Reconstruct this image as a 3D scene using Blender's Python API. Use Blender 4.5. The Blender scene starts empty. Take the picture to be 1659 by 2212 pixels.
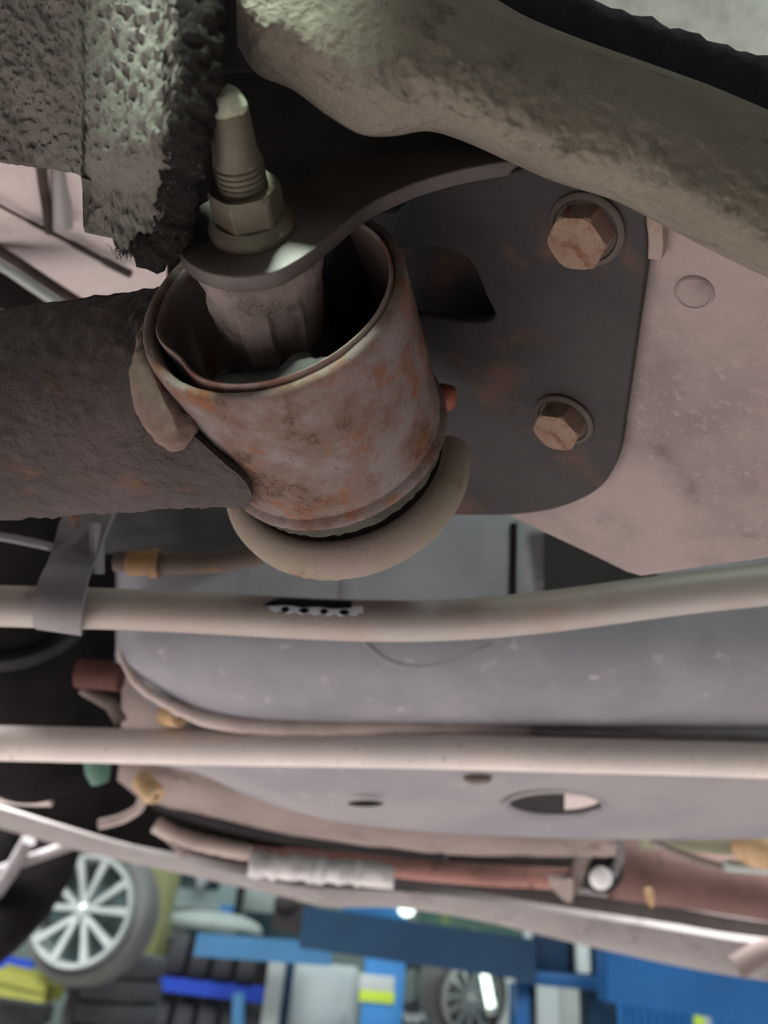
import bpy, bmesh, math, random
from mathutils import Vector, Matrix, noise
random.seed(7)
PI = math.pi
scene = bpy.context.scene
col = scene.collection

# ------------------------------------------------------------------ camera
F, CX, CY = 1660.0, 829.5, 1106.0
PITCH, ROLL = math.radians(29.6), math.radians(5.5)
CAM = Vector((0, 0, 1.55))
fwd = Vector((0, math.cos(PITCH), math.sin(PITCH)))
up0 = Vector((0, -math.sin(PITCH), math.cos(PITCH)))
rt0 = Vector((1, 0, 0))
right = rt0 * math.cos(ROLL) + up0 * math.sin(ROLL)
upv = -rt0 * math.sin(ROLL) + up0 * math.cos(ROLL)
ROT = Matrix((right, upv, -fwd)).transposed()
cam_d = bpy.data.cameras.new('camera')
cam = bpy.data.objects.new('camera', cam_d)
col.objects.link(cam)
cam.matrix_world = Matrix.Translation(CAM) @ ROT.to_4x4()
cam_d.sensor_fit = 'VERTICAL'
cam_d.sensor_height = 36.0
cam_d.lens = F / 2212 * 36.0
cam_d.clip_start = 0.01
cam_d.dof.use_dof = True
cam_d.dof.focus_distance = 0.262
cam_d.dof.aperture_fstop = 9.0
scene.camera = cam

# ------------------------------------------------------------------ world, lights, exposure
w = bpy.data.worlds.new('world')
scene.world = w
w.use_nodes = True
w.node_tree.nodes['Background'].inputs[0].default_value = (0.95, 0.985, 1.0, 1)
w.node_tree.nodes['Background'].inputs[1].default_value = 0.8

def W0(v):
    return CAM + ROT @ Vector(v)

def area(name, loc, target, size, power, colour, size_y=None, spread=180):
    d = bpy.data.lights.new(name, 'AREA')
    d.energy = power
    d.color = colour
    d.size = size
    d.spread = math.radians(spread)
    if size_y:
        d.shape = 'RECTANGLE'; d.size_y = size_y
    o = bpy.data.objects.new(name, d)
    col.objects.link(o)
    o.location = loc
    o.rotation_euler = (Vector(target) - Vector(loc)).to_track_quat('-Z', 'Y').to_euler()
    return o

# unseen lights added at both sides brighten the floor; another over the next bay
area('floor_fill_left', (-2.2, 0.9, 4.2), (-1.8, 0.9, 0), 2.6, 360, (1.0, 0.98, 0.98), 1.4, 110)
area('floor_fill_right', (2.2, 0.9, 4.2), (1.8, 0.9, 0), 2.6, 170, (1.0, 0.98, 0.98), 1.4, 110)
area('bay_ceiling_lamp', (-0.4, 4.9, 4.2), (-0.2, 5.0, 0), 4.5, 60, (0.93, 1.0, 0.97), 2.4)
# daylight falling through the wheel arch, over the felt and through the slot beside the rail
area('wheel_arch_daylight', W0((0.02, 0.46, 0.16)), W0((0.06, 0.12, -0.22)), 0.55, 0.15, (0.90, 1.0, 0.86), 0.16, 110)
area('arch_slot_daylight', W0((-0.085, 0.428, -0.04)), W0((-0.038, 0.083, -0.232)), 0.045, 0.035, (0.80, 1.0, 0.86), 0.045, 11)
area('lining_fill', W0((0.34, 0.52, -0.36)), W0((0.24, 0.33, -0.52)), 0.12, 0.45, (0.88, 1.0, 0.92), 0.12, 110)  # added light, unseen, brightens only the pale lining
vs = scene.view_settings
vs.view_transform = 'Standard'
vs.look = 'None'
vs.exposure = 0.75
vs.gamma = 1.0
vs.use_curve_mapping = False

# ------------------------------------------------------------------ coordinates
def C(px, py, d):                       # pixel + depth -> camera space
    return Vector(((px - CX) / F * d, (CY - py) / F * d, -d))

def W(v):                               # camera space -> world
    return CAM + ROT @ v

def hit(px, py, o, n):                  # pixel ray against a plane in camera space
    r = C(px, py, 1.0)
    return r * (o.dot(n) / r.dot(n))

def WY(px, py, y):                      # pixel ray against the world plane Y = y
    r = ROT @ C(px, py, 1.0)
    return CAM + r * (y / r.y)

def MPP(y, px=830, py=2050):            # metres per pixel near the shop background at plane Y
    p = WY(px, py, y) - CAM
    return p.dot(fwd) / F

def frame(axis):                        # u = image right, v = up/away
    a = axis.normalized()
    u = (Vector((1, 0, 0)) - a * a.x).normalized()
    return a, u, a.cross(u)

def catmull(pts, n):
    out = []
    P = [pts[0] * 2 - pts[1]] + list(pts) + [pts[-1] * 2 - pts[-2]]
    for i in range(1, len(P) - 2):
        for k in range(n):
            t = k / n
            a, b, c, d = P[i - 1], P[i], P[i + 1], P[i + 2]
            out.append(0.5 * ((2 * b) + (c - a) * t + (2 * a - 5 * b + 4 * c - d) * t * t + (3 * b - a - 3 * c + d) * t ** 3))
    out.append(pts[-1].copy())
    return out

def lerp(a, b, t):
    return a + (b - a) * t

def sm(e0, e1, x):
    t = max(0, min(1, (x - e0) / (e1 - e0)))
    return t * t * (3 - 2 * t)

# ------------------------------------------------------------------ materials
def lin(h):
    h = h.lstrip('#')
    out = []
    for i in (0, 2, 4):
        c = int(h[i:i + 2], 16) / 255
        out.append(c / 12.92 if c <= 0.04045 else ((c + 0.055) / 1.055) ** 2.4)
    return (*out, 1)

MATS = {}
def mat(name, base, alt=None, spot=None, scale=40, spot_scale=90, alt_amt=(0.4, 0.65), spot_amt=(0.58, 0.68),
        rough=0.8, metal=0.0, bump=0.0, bump_scale=600, bump2=0.0, bump2_scale=120, crack=0.0, crack_scale=150,
        stretch=(1, 1, 1), dust=None, dust_scale=900, emit=None, spec=0.35, dust_amt=(0.6, 0.75)):
    if name in MATS:
        return MATS[name]
    m = bpy.data.materials.new(name)
    m.use_nodes = True
    nt = m.node_tree
    N, L = nt.nodes, nt.links
    b = N['Principled BSDF']
    b.inputs['Roughness'].default_value = rough
    b.inputs['Metallic'].default_value = metal
    b.inputs['Specular IOR Level'].default_value = spec
    tc = N.new('ShaderNodeTexCoord')
    mp = N.new('ShaderNodeMapping')
    mp.inputs['Scale'].default_value = stretch
    L.new(tc.outputs['Object'], mp.inputs['Vector'])
    def nz(s, det=6, ro=0.6):
        n = N.new('ShaderNodeTexNoise')
        n.inputs['Scale'].default_value = s
        n.inputs['Detail'].default_value = det
        n.inputs['Roughness'].default_value = ro
        L.new(mp.outputs[0], n.inputs['Vector'])
        return n.outputs['Fac']
    def ramp(fac, lo, hi):
        r = N.new('ShaderNodeMapRange')
        r.inputs['From Min'].default_value = lo
        r.inputs['From Max'].default_value = hi
        L.new(fac, r.inputs['Value'])
        return r.outputs[0]
    cur = None
    def mix(a, bcol, fac):
        x = N.new('ShaderNodeMix')
        x.data_type = 'RGBA'
        L.new(fac, x.inputs['Factor'])
        if isinstance(a, tuple): x.inputs['A'].default_value = a
        else: L.new(a, x.inputs['A'])
        x.inputs['B'].default_value = bcol
        return x.outputs['Result']
    cur = lin(base)
    if alt: cur = mix(cur, lin(alt), ramp(nz(scale), *alt_amt))
    if spot: cur = mix(cur, lin(spot), ramp(nz(spot_scale, 8, 0.65), *spot_amt))
    if dust: cur = mix(cur, lin(dust), ramp(nz(dust_scale, 4, 0.7), *dust_amt))
    if isinstance(cur, tuple): b.inputs['Base Color'].default_value = cur
    else: L.new(cur, b.inputs['Base Color'])
    nrm = None
    def addbump(h, strength, dist):
        nonlocal nrm
        bp = N.new('ShaderNodeBump')
        bp.inputs['Strength'].default_value = strength
        bp.inputs['Distance'].default_value = dist
        L.new(h, bp.inputs['Height'])
        if nrm: L.new(nrm, bp.inputs['Normal'])
        nrm = bp.outputs[0]
    if bump2: addbump(nz(bump2_scale, 5, 0.55), 1.0, bump2)
    if bump: addbump(nz(bump_scale, 5, 0.7), 1.0, bump)
    if crack:
        v = N.new('ShaderNodeTexVoronoi')
        v.feature = 'DISTANCE_TO_EDGE'
        v.inputs['Scale'].default_value = crack_scale
        w2 = N.new('ShaderNodeMix'); w2.data_type = 'RGBA'
        nn = N.new('ShaderNodeTexNoise'); nn.inputs['Scale'].default_value = crack_scale * 2
        L.new(mp.outputs[0], nn.inputs['Vector'])
        w2.inputs['Factor'].default_value = 0.02
        L.new(mp.outputs[0], w2.inputs['A']); L.new(nn.outputs['Color'], w2.inputs['B'])
        L.new(w2.outputs['Result'], v.inputs['Vector'])
        mm = N.new('ShaderNodeMath'); mm.operation = 'MAXIMUM'
        L.new(ramp(v.outputs['Distance'], 0.0, 0.06), mm.inputs[0])
        L.new(ramp(nz(crack_scale * 0.35, 3), 0.60, 0.55), mm.inputs[1])
        addbump(mm.outputs[0], 1.0, crack)
    if nrm: L.new(nrm, b.inputs['Normal'])
    if emit:
        b.inputs['Emission Color'].default_value = lin(base)
        b.inputs['Emission Strength'].default_value = emit
    MATS[name] = m
    return m

M_rail = mat('undercoat_wax', '#756d62', '#665f55', '#4e483f', 22, 60, rough=0.9, bump=0.0008, bump_scale=420, bump2=0.0045, bump2_scale=120, stretch=(1, 1, 1), dust='#8f8778', dust_scale=700)
M_felt = mat('dirty_felt', '#7d7a72', '#68635d', '#45413c', 24, 500, (0.35, 0.7), (0.56, 0.72), rough=1.0, bump=0.0014, bump_scale=800, dust='#94918a', dust_scale=650, spec=0.1)
M_feltdark = mat('felt_fibre', '#2a2725', '#1d1b1a', '#4d4945', 60, 700, rough=1.0, bump=0.002, bump_scale=500, spec=0.05)
M_sleeve = mat('rusty_sleeve', '#7b706d', '#664e42', '#7a4729', 42, 60, (0.40, 0.58), (0.52, 0.68), rough=0.75, metal=0.15, bump=0.0006, bump_scale=700, crack=0.0006, crack_scale=120, dust='#5f4f48', dust_scale=420, dust_amt=(0.56, 0.72))
M_arm = mat('dark_rust_arm', '#4e4240', '#3c332f', '#5c4030', 22, 40, (0.4, 0.6), (0.58, 0.7), rough=0.7, metal=0.1, bump=0.0009, bump_scale=500, bump2=0.0020, bump2_scale=190, dust='#7d6b62', dust_scale=1300, dust_amt=(0.66, 0.76))
M_weld = mat('weld_metal', '#6f5b54', '#7a6558', '#4f4039', 70, 160, rough=0.8, bump=0.0012, bump_scale=420)
M_shell = mat('shell_ring', '#8a7b75', '#7a5245', None, 40, rough=0.5, metal=0.35, bump=0.0002, bump_scale=900, alt_amt=(0.5, 0.62))
M_rubber = mat('black_rubber', '#2b2b2b', '#3a3836', None, 60, rough=0.7, bump=0.0004, bump_scale=700)
M_rubgrain = mat('creased_rubber', '#393936', '#2b2b29', None, 80, rough=0.7, bump=0.0014, bump_scale=420, stretch=(1, 1, 0.35))
M_inner = mat('inner_sleeve_rubber', '#7a6e68', '#615651', '#453d39', 60, 140, rough=0.8, bump=0.0004, bump_scale=800, crack=0.0006, crack_scale=260)
M_bracket = mat('black_bracket', '#2d2a29', '#242120', '#54362a', 26, 22, (0.4, 0.6), (0.52, 0.68), rough=0.7, metal=0.0, bump=0.0002, bump_scale=700, dust='#47433f', dust_scale=500, dust_amt=(0.64, 0.76))
M_lip = mat('bracket_lip', '#8d7d76', '#857c6c', '#7a5b4e', 30, 50, rough=0.7, metal=0.1, bump=0.0003, bump_scale=800)
M_toppl = mat('bracket_top', '#4d4743', '#403b39', None, 40, rough=0.45, metal=0.3, bump=0.00015, bump_scale=900, dust='#8d8a80', dust_scale=900, dust_amt=(0.68, 0.74))
M_zinc = mat('dull_zinc', '#625e50', '#534e43', '#574437', 70, 110, rough=0.5, metal=0.55, bump=0.0003, bump_scale=1200, dust='#8a8778', dust_scale=1400)
M_tip_lit = mat('lit_tip', '#b4b8a2', '#9a9c86', None, 200, rough=0.9, bump=0.0006, bump_scale=1500)  # pale tone paints the light falling on the bolt tip
M_thread = mat('greasy_thread', '#4d4839', '#3a3629', None, 200, rough=0.5, metal=0.5, bump=0.0003, bump_scale=900)
M_boltrust = mat('rusty_bolt', '#7d695b', '#745a4b', '#654330', 150, 240, (0.42, 0.62), (0.54, 0.64), rough=0.8, bump=0.0004, bump_scale=900)
M_washer = mat('dark_washer', '#4e453f', '#443a34', '#6a4633', 80, 120, rough=0.6, metal=0.2, bump=0.0002)
M_cross = mat('dusty_crossmember', '#91837f', '#776c69', '#5c524e', 16, 60, (0.4, 0.62), (0.58, 0.72), rough=0.75, bump=0.0004, bump_scale=700, dust='#988a85', dust_scale=240, dust_amt=(0.55, 0.75))
M_bar = mat('sway_bar_grey', '#a8a29c', '#a59890', None, 20, rough=0.5, metal=0.15, bump=0.0002, bump_scale=600, alt_amt=(0.45, 0.6), dust='#6a625c', dust_scale=700, dust_amt=(0.70, 0.76))
M_tank = mat('grey_tank_plastic', '#7d7d83', '#8e8d93', '#b5b0b0', 9, 40, (0.4, 0.6), (0.62, 0.72), rough=0.6, bump=0.0003, bump_scale=400)
M_tankedge = mat('tank_flange_dust', '#cbbbb3', '#ac9e98', None, 18, rough=0.8, bump=0.0006, bump_scale=260)
M_pipe = mat('pale_pipe', '#e4dad3', '#d6cec9', None, 10, rough=0.6, dust='#a89c92', dust_scale=120)
M_tray = mat('undertray_plastic', '#83828a', '#938f8f', '#a59c99', 7, 40, (0.4, 0.6), (0.62, 0.7), rough=0.65)
M_pan = mat('pink_floor_pan', '#d3c6c2', '#c6b8b5', None, 12, rough=0.6, dust='#9c8c86', dust_scale=140)
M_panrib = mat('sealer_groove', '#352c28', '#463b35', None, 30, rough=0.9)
M_brown = mat('brown_crossmember', '#938580', '#80736e', '#6f625c', 7, 20, rough=0.75)
M_exh = mat('red_brown_exhaust', '#b08078', '#9a7069', '#7c5a53', 12, 30, rough=0.8)
M_foil = mat('silver_foil', '#e3e0df', '#c9c6c6', None, 30, rough=0.4, metal=0.3, bump=0.003, bump_scale=90)
M_sill = mat('sill_paint', '#9c9796', '#8e8887', '#7b7573', 5, 14, rough=0.6)
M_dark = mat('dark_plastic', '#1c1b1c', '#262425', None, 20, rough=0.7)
M_void = mat('void_black', '#141212', '#1d1a19', None, 20, rough=0.9, spec=0.1)  # near-black of dark parts; also paints deep shade above the bracket
M_clamp = mat('clamp_steel', '#7a7678', '#888385', None, 40, rough=0.6, metal=0.15, bump=0.0003)
M_hose = mat('hose_rust', '#54473f', '#463b35', '#5f4a38', 60, 60, rough=0.8)
M_brass = mat('beige_spacer', '#c9ab86', '#b8936a', None, 60, rough=0.6)
M_redp = mat('red_oxide', '#64403a', '#52342f', None, 40, rough=0.8)
M_orange = mat('orange_red_cap', '#8f4f3e', '#7e4c40', None, 150, rough=0.7)
M_white = mat('white_paint_mark', '#eef5ff', '#dde6f2', None, 300, rough=0.6)
M_black = mat('black_paint_mark', '#0c0d10', None, None, rough=0.6)
M_pale = mat('pale_fleece', '#d6e0d6', '#c0ccc0', None, 60, rough=1.0, bump=0.002, bump_scale=300)
M_strip = mat('black_seal', '#15171b', '#1e2024', None, 60, rough=0.9, bump=0.001, bump_scale=200)
M_olive = mat('olive_grey_panel', '#9a9d84', '#8b8f78', None, 20, rough=0.7)
M_green = mat('green_cap', '#5c8474', '#4f7566', None, 20, rough=0.5)
# workshop
M_tyre = mat('tyre_rubber', '#35373a', '#404246', None, 6, rough=0.8)
M_tyre2 = mat('tyre_rubber_dusty', '#505452', '#5a5e5b', None, 6, rough=0.8)
M_alloy = mat('alloy_silver', '#b9c3c1', '#aab5b3', None, 6, rough=0.3, metal=0.5)
M_alloyd = mat('alloy_pocket', '#40504f', None, None, rough=0.6)
M_blue = mat('lift_blue', '#174d80', '#134573', None, 3, rough=0.45)
M_bluel = mat('light_blue_paint', '#4a80ac', '#42769f', None, 3, rough=0.5)
M_navy = mat('navy_blue_paint', '#16364f', '#122e46', None, 3, rough=0.5)
M_royal = mat('royal_blue_rail', '#2c4fc4', None, None, rough=0.5)
M_wht = mat('white_enamel', '#bcc8c8', '#b2bfbf', None, 3, rough=0.5)
M_lgrey = mat('light_grey_paint', '#a9b3b1', '#9aa5a3', None, 3, rough=0.5)
M_wall = mat('workshop_wall', '#9fb0ac', '#8fa19d', None, 1.5, rough=0.9)
M_wall2 = mat('dark_blocker', '#484543', '#403d3b', None, 1.5, rough=0.9)  # dark tone of the added light-blocking wall
M_conc = mat('concrete_floor', '#97918f', '#888280', None, 1.2, rough=0.85)
M_van = mat('van_paint', '#8fa2a2', '#869999', None, 2, rough=0.35)
M_glass = mat('dark_glass', '#27383c', '#30454a', None, 2, rough=0.1)
M_olivecar = mat('olive_car_paint', '#8b9064', '#7f845b', None, 2, rough=0.4)
M_lime = mat('lime_sticker', '#b9d84a', None, None, rough=0.6)
M_yel = mat('yellow_plastic', '#7d8036', '#6f7233', None, 4, rough=0.6)
M_tube = mat('lamp_tube', '#e9fff0', None, None, emit=1.5)
M_skyblue = mat('sky_blue_sheet', '#3f86c8', '#387bba', None, 3, rough=0.5)

# ------------------------------------------------------------------ mesh helpers
ORIG = {}
def tag(o, label=None, cat=None, group=None, kind=None):
    if label: o['label'] = label
    if cat: o['category'] = cat
    if group: o['group'] = group
    if kind: o['kind'] = kind
    return o

def link(o, origin, parent):
    col.objects.link(o)
    ORIG[o.name] = origin.copy()
    if parent:
        o.parent = parent
        o.location = origin - ORIG[parent.name]
    else:
        o.location = origin
    return o

def thing(name, label, cat, at, group=None, space='cam'):
    o = bpy.data.objects.new(name, None)
    o.empty_display_size = 0.02
    link(o, W(at) if space == 'cam' else Vector(at), None)
    return tag(o, label, cat, group)

def build(name, vf, m, parent=None, smooth=35, space='cam', label=None, cat=None, group=None, kind=None):
    verts, faces = vf
    vs_ = [W(v) for v in verts] if space == 'cam' else [Vector(v) for v in verts]
    lo = Vector((min(v.x for v in vs_), min(v.y for v in vs_), min(v.z for v in vs_)))
    hi = Vector((max(v.x for v in vs_), max(v.y for v in vs_), max(v.z for v in vs_)))
    o0 = (lo + hi) / 2
    me = bpy.data.meshes.new(name)
    me.from_pydata([tuple(v - o0) for v in vs_], [], faces)
    bm = bmesh.new(); bm.from_mesh(me)
    bmesh.ops.recalc_face_normals(bm, faces=bm.faces)
    bm.to_mesh(me); bm.free()
    if smooth:
        me.polygons.foreach_set('use_smooth', [True] * len(me.polygons))
        if smooth < 180: me.set_sharp_from_angle(angle=math.radians(smooth))
    me.materials.append(m)
    o = bpy.data.objects.new(name, me)
    link(o, o0, parent)
    return tag(o, label, cat, group, kind)

def join(*vfs):
    V, Fc = [], []
    for v, f in vfs:
        k = len(V)
        V += list(v)
        Fc += [tuple(i + k for i in q) for q in f]
    return V, Fc

def rings(R, closed=True, cap=True):
    n = len(R[0])
    V = [v for r in R for v in r]
    Fc = []
    for i in range(len(R) - 1):
        for j in range(n if closed else n - 1):
            k = (j + 1) % n
            Fc.append((i * n + j, i * n + k, (i + 1) * n + k, (i + 1) * n + j))
    if cap and closed:
        Fc.append(tuple(range(n))[::-1])
        Fc.append(tuple((len(R) - 1) * n + j for j in range(n)))
    return V, Fc

def lathe(profile, c, axis, seg=72, arc=None, rf=None, cap=False, disp=None):
    a, u, v = frame(axis)
    R = []
    full = arc is None
    n = seg if full else seg + 1
    for (r, s) in profile:
        ring = []
        for j in range(n):
            t = 2 * PI * j / seg if full else math.radians(lerp(arc[0], arc[1], j / seg))
            rr, ss = (rf(r, s, t) if rf else (r, s))
            p = c + a * ss + (u * math.cos(t) + v * math.sin(t)) * rr
            if disp:
                p += (u * math.cos(t) + v * math.sin(t)) * disp[0] * noise.noise(p * disp[1])
            ring.append(p)
        R.append(ring)
    if full:
        return rings(R, True, cap)
    # a partial turn of a closed profile: profile ring is closed and the two ends are capped
    T = [[R[i][j] for i in range(len(R))] for j in range(n)]
    return rings(T, True, True)

def tube(path, r, seg=20, flat=1.0, cap=True, disp=None):
    R = []
    t0 = (path[1] - path[0]).normalized()
    nrm = t0.orthogonal().normalized()
    for i, p in enumerate(path):
        t = (path[min(i + 1, len(path) - 1)] - path[max(i - 1, 0)]).normalized()
        nrm = (nrm - t * nrm.dot(t)).normalized()
        b = t.cross(nrm)
        rr = r[i] if isinstance(r, (list, tuple)) else r
        ring = []
        for j in range(seg):
            q = 2 * PI * j / seg
            d = nrm * math.cos(q) + b * math.sin(q) * flat
            k = rr
            if disp: k += disp[0] * noise.noise((p + d * rr) * disp[1])
            ring.append(p + d * k)
        R.append(ring)
    return rings(R, True, cap)

def plate(o, u, v, outline, thick, bevel=0.0005, holes=(), z0=0.0, res=2):
    """Bevelled flat plate; outline in metres in the (u,v) frame; occupies z0..z0+thick along u x v."""
    K = 100.0
    cu = bpy.data.curves.new('tmp', 'CURVE')
    cu.dimensions = '2D'
    cu.fill_mode = 'BOTH'
    for poly in [outline] + list(holes):
        sp = cu.splines.new('POLY')
        sp.points.add(len(poly) - 1)
        for p, q in zip(sp.points, poly):
            p.co = (q[0] * K, q[1] * K, 0, 1)
        sp.use_cyclic_u = True
    cu.extrude = max(thick / 2 - bevel, 1e-6) * K
    cu.bevel_depth = bevel * K
    cu.offset = -bevel * K
    cu.bevel_resolution = res
    ob = bpy.data.objects.new('tmp', cu)
    me = bpy.data.meshes.new_from_object(ob)
    bm = bmesh.new(); bm.from_mesh(me)
    bmesh.ops.remove_doubles(bm, verts=bm.verts, dist=1e-4)
    n = u.cross(v)
    bm.verts.ensure_lookup_table()
    V = [o + u * (q.co.x / K) + v * (q.co.y / K) + n * (q.co.z / K + thick / 2 + z0) for q in bm.verts]
    Fc = [tuple(x.index for x in f.verts) for f in bm.faces]
    bm.free()
    bpy.data.objects.remove(ob); bpy.data.curves.remove(cu); bpy.data.meshes.remove(me)
    return V, Fc

def sheet(G, thick, disp=None):
    """grid of points -> solid sheet, thickness away from the camera"""
    ni, nj = len(G), len(G[0])
    Nn = [[None] * nj for _ in range(ni)]
    for i in range(ni):
        for j in range(nj):
            a = G[min(i + 1, ni - 1)][j] - G[max(i - 1, 0)][j]
            b = G[i][min(j + 1, nj - 1)] - G[i][max(j - 1, 0)]
            n = a.cross(b)
            n = n.normalized() if n.length > 1e-12 else Vector((0, 0, 1))
            if n.dot(G[i][j]) > 0: n = -n
            Nn[i][j] = n
    Fr = [[G[i][j] + Nn[i][j] * (disp[0] * noise.fractal(G[i][j] * disp[1], 0.6, 2.0, 4) if disp else 0) for j in range(nj)] for i in range(ni)]
    V = [Fr[i][j] for i in range(ni) for j in range(nj)] + [Fr[i][j] - Nn[i][j] * thick for i in range(ni) for j in range(nj)]
    K = ni * nj
    Fc = []
    for i in range(ni - 1):
        for j in range(nj - 1):
            q = (i * nj + j, i * nj + j + 1, (i + 1) * nj + j + 1, (i + 1) * nj + j)
            Fc.append(q)
            Fc.append(tuple(k + K for k in q[::-1]))
    edge = [(0, j) for j in range(nj)] + [(i, nj - 1) for i in range(1, ni)] + [(ni - 1, j) for j in range(nj - 2, -1, -1)] + [(i, 0) for i in range(ni - 2, 0, -1)]
    for k in range(len(edge)):
        a = edge[k][0] * nj + edge[k][1]
        b = edge[(k + 1) % len(edge)]
        b = b[0] * nj + b[1]
        Fc.append((a, b, b + K, a + K))
    return V, Fc

def slab(G, off):
    """grid of points -> solid sheet, thickness along one fixed direction"""
    ni, nj = len(G), len(G[0])
    V = [G[i][j] for i in range(ni) for j in range(nj)] + [G[i][j] + off for i in range(ni) for j in range(nj)]
    K = ni * nj
    Fc = []
    for i in range(ni - 1):
        for j in range(nj - 1):
            q = (i * nj + j, i * nj + j + 1, (i + 1) * nj + j + 1, (i + 1) * nj + j)
            Fc.append(q); Fc.append(tuple(k + K for k in q[::-1]))
    edge = [(0, j) for j in range(nj)] + [(i, nj - 1) for i in range(1, ni)] + [(ni - 1, j) for j in range(nj - 2, -1, -1)] + [(i, 0) for i in range(ni - 2, 0, -1)]
    for k in range(len(edge)):
        a = edge[k][0] * nj + edge[k][1]
        b = edge[(k + 1) % len(edge)]
        b = b[0] * nj + b[1]
        Fc.append((a, b, b + K, a + K))
    return V, Fc

def gridsheet(rows, thick, sub=(6, 6), disp=None):
    """rows of camera-space control points, smoothed both ways"""
    A = [catmull(r, sub[1]) for r in rows]
    T = [catmull([A[i][j] for i in range(len(A))], sub[0]) for j in range(len(A[0]))]
    G = [[T[j][i] for j in range(len(T))] for i in range(len(T[0]))]
    return sheet(G, thick, disp)

def box(lo, hi, bev=0.0):
    x0, y0, z0 = lo
    x1, y1, z1 = hi
    if not bev:
        V = [Vector(p) for p in ((x0, y0, z0), (x1, y0, z0), (x1, y1, z0), (x0, y1, z0), (x0, y0, z1), (x1, y0, z1), (x1, y1, z1), (x0, y1, z1))]
        return V, [(0, 3, 2, 1), (4, 5, 6, 7), (0, 1, 5, 4), (1, 2, 6, 5), (2, 3, 7, 6), (3, 0, 4, 7)]
    bm = bmesh.new()
    bmesh.ops.create_cube(bm, size=1)
    for v in bm.verts:
        v.co = Vector((lerp(x0, x1, v.co.x + .5), lerp(y0, y1, v.co.y + .5), lerp(z0, z1, v.co.z + .5)))
    bmesh.ops.bevel(bm, geom=list(bm.edges), offset=bev, segments=2, profile=0.5, affect='EDGES')
    bm.verts.ensure_lookup_table()
    V = [v.co.copy() for v in bm.verts]
    Fc = [tuple(v.index for v in f.verts) for f in bm.faces]
    bm.free()
    return V, Fc

def bar_between(a, b, wv, hv):          # rectangular bar, half-width vectors
    R = [[p + wv + hv, p - wv + hv, p - wv - hv, p + wv - hv] for p in (a, b)]
    return rings(R)

def ball(c, rx, ry=None, rz=None, seg=20, rn=12, axis=Vector((0, 0, 1)), disp=None):
    a, u, v = frame(axis)
    ry = ry or rx; rz = rz or rx
    R = []
    for i in range(1, rn):
        t = PI * i / rn
        ring = []
        for j in range(seg):
            q = 2 * PI * j / seg
            d = u * (math.sin(t) * math.cos(q) * rx) + v * (math.sin(t) * math.sin(q) * ry) + a * (math.cos(t) * rz)
            k = 1 + (disp[0] * noise.noise((c + d) * disp[1]) if disp else 0)
            ring.append(c + d * k)
        R.append(ring)
    return rings(R)

# ================================================================== frames of the main joint (camera space, metres)
A1 = Vector((-0.2214, 0.5371, 0.814)).normalized()          # sleeve axis, towards the open top
C0 = C(582.9, 635.2, 0.25)                                   # centre of the sleeve's top rim
_, U1, V1 = frame(A1)
BB = C(609, 770, 0.272)
A2 = (C(481, 208, 0.200) - BB).normalized()                  # pivot bolt axis
_, U2, V2 = frame(A2)
def bolt(s): return BB + A2 * s
# mounting wall of the bracket (plane of the back plate)
PO = C(1265, 490, 0.252)
PN = Vector((-0.522, -0.72, 0.458))
PN = (PN - A2 * PN.dot(A2)).normalized()
PU = A2.cross(PN).normalized()                               # to the right along the wall
def wall_uv(px, py, off=0.0):
    p = hit(px, py, PO + PN * off, PN) - PO
    return (p.dot(PU), p.dot(A2))

# ================================================================== setting: workshop shell
def wbox(name, lo, hi, m, parent=None, bev=0.0, **k):
    return build(name, box(lo, hi, bev), m, parent, 30, 'world', **k)
wbox('floor', (-9, -6, -0.1), (9, 10.2, 0), M_conc, kind='structure')
wbox('car_floor', (-0.85, -1.6, 2.30), (0.85, 2.6, 2.33), M_void, label='dark floor of the lifted car closing the space above', cat='car floor')
wbox('blocker_wall', (-9, -0.6, 0), (9, -0.45, 4.6), M_wall2, kind='structure')  # added wall behind the camera, keeps frontal light off the near parts
wbox('ceiling', (-9, 2.9, 4.6), (9, 9.8, 4.7), M_wall, kind='structure')
wbox('wall_back', (-9, 9.6, 0), (9, 9.8, 4.6), M_wall, kind='structure')

# ================================================================== control arm with bushing
arm = thing('control_arm', 'rusty tubular control arm with a round bushing eye, coming in from the left', 'control arm', C0 - A1 * 0.04)
sl = [(0.0406, -0.030), (0.0408, -0.004), (0.0413, -0.0012), (0.0420, -0.0002), (0.0436, 0.0), (0.0446, -0.0006), (0.0450, -0.0020)]
for k in range(1, 12): sl.append((0.0450 + 0.0002 * k / 11, -0.0020 - 0.0640 * k / 11))
sl += [(0.0449, -0.0664), (0.0458, -0.0672), (0.0471, -0.0686), (0.0473, -0.0706), (0.0460, -0.0718), (0.0415, -0.0720), (0.041, -0.066)]
build('bushing_sleeve', lathe(sl, C0, A1, 120, disp=(0.00035, 260)), M_sleeve, arm, 50, label='rusted and cracked steel sleeve of the bushing eye')
# thin inner shell with a bent-in lip at the lower left
CS = C0 + U1 * 0.0011 - V1 * 0.0002
def shell_rf(r, s, t):
    d = math.degrees(t) % 360
    dent = math.exp(-((d - 218) / 15) ** 2) * 0.0026 - math.exp(-((d - 192) / 14) ** 2) * 0.0006
    return (r - dent * sm(-0.03, -0.002, s), s)
sh = [(0.0386, -0.052), (0.0386, -0.0015), (0.0388, 0.0006), (0.0396, 0.0010), (0.0401, 0.0002), (0.0401, -0.004), (0.0397, -0.006), (0.0397, -0.052)]
build('bushing_shell', lathe(sh, CS, A1, 120, rf=shell_rf), M_shell, arm, 60, label='thin steel shell ring with a bent lip')
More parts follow.
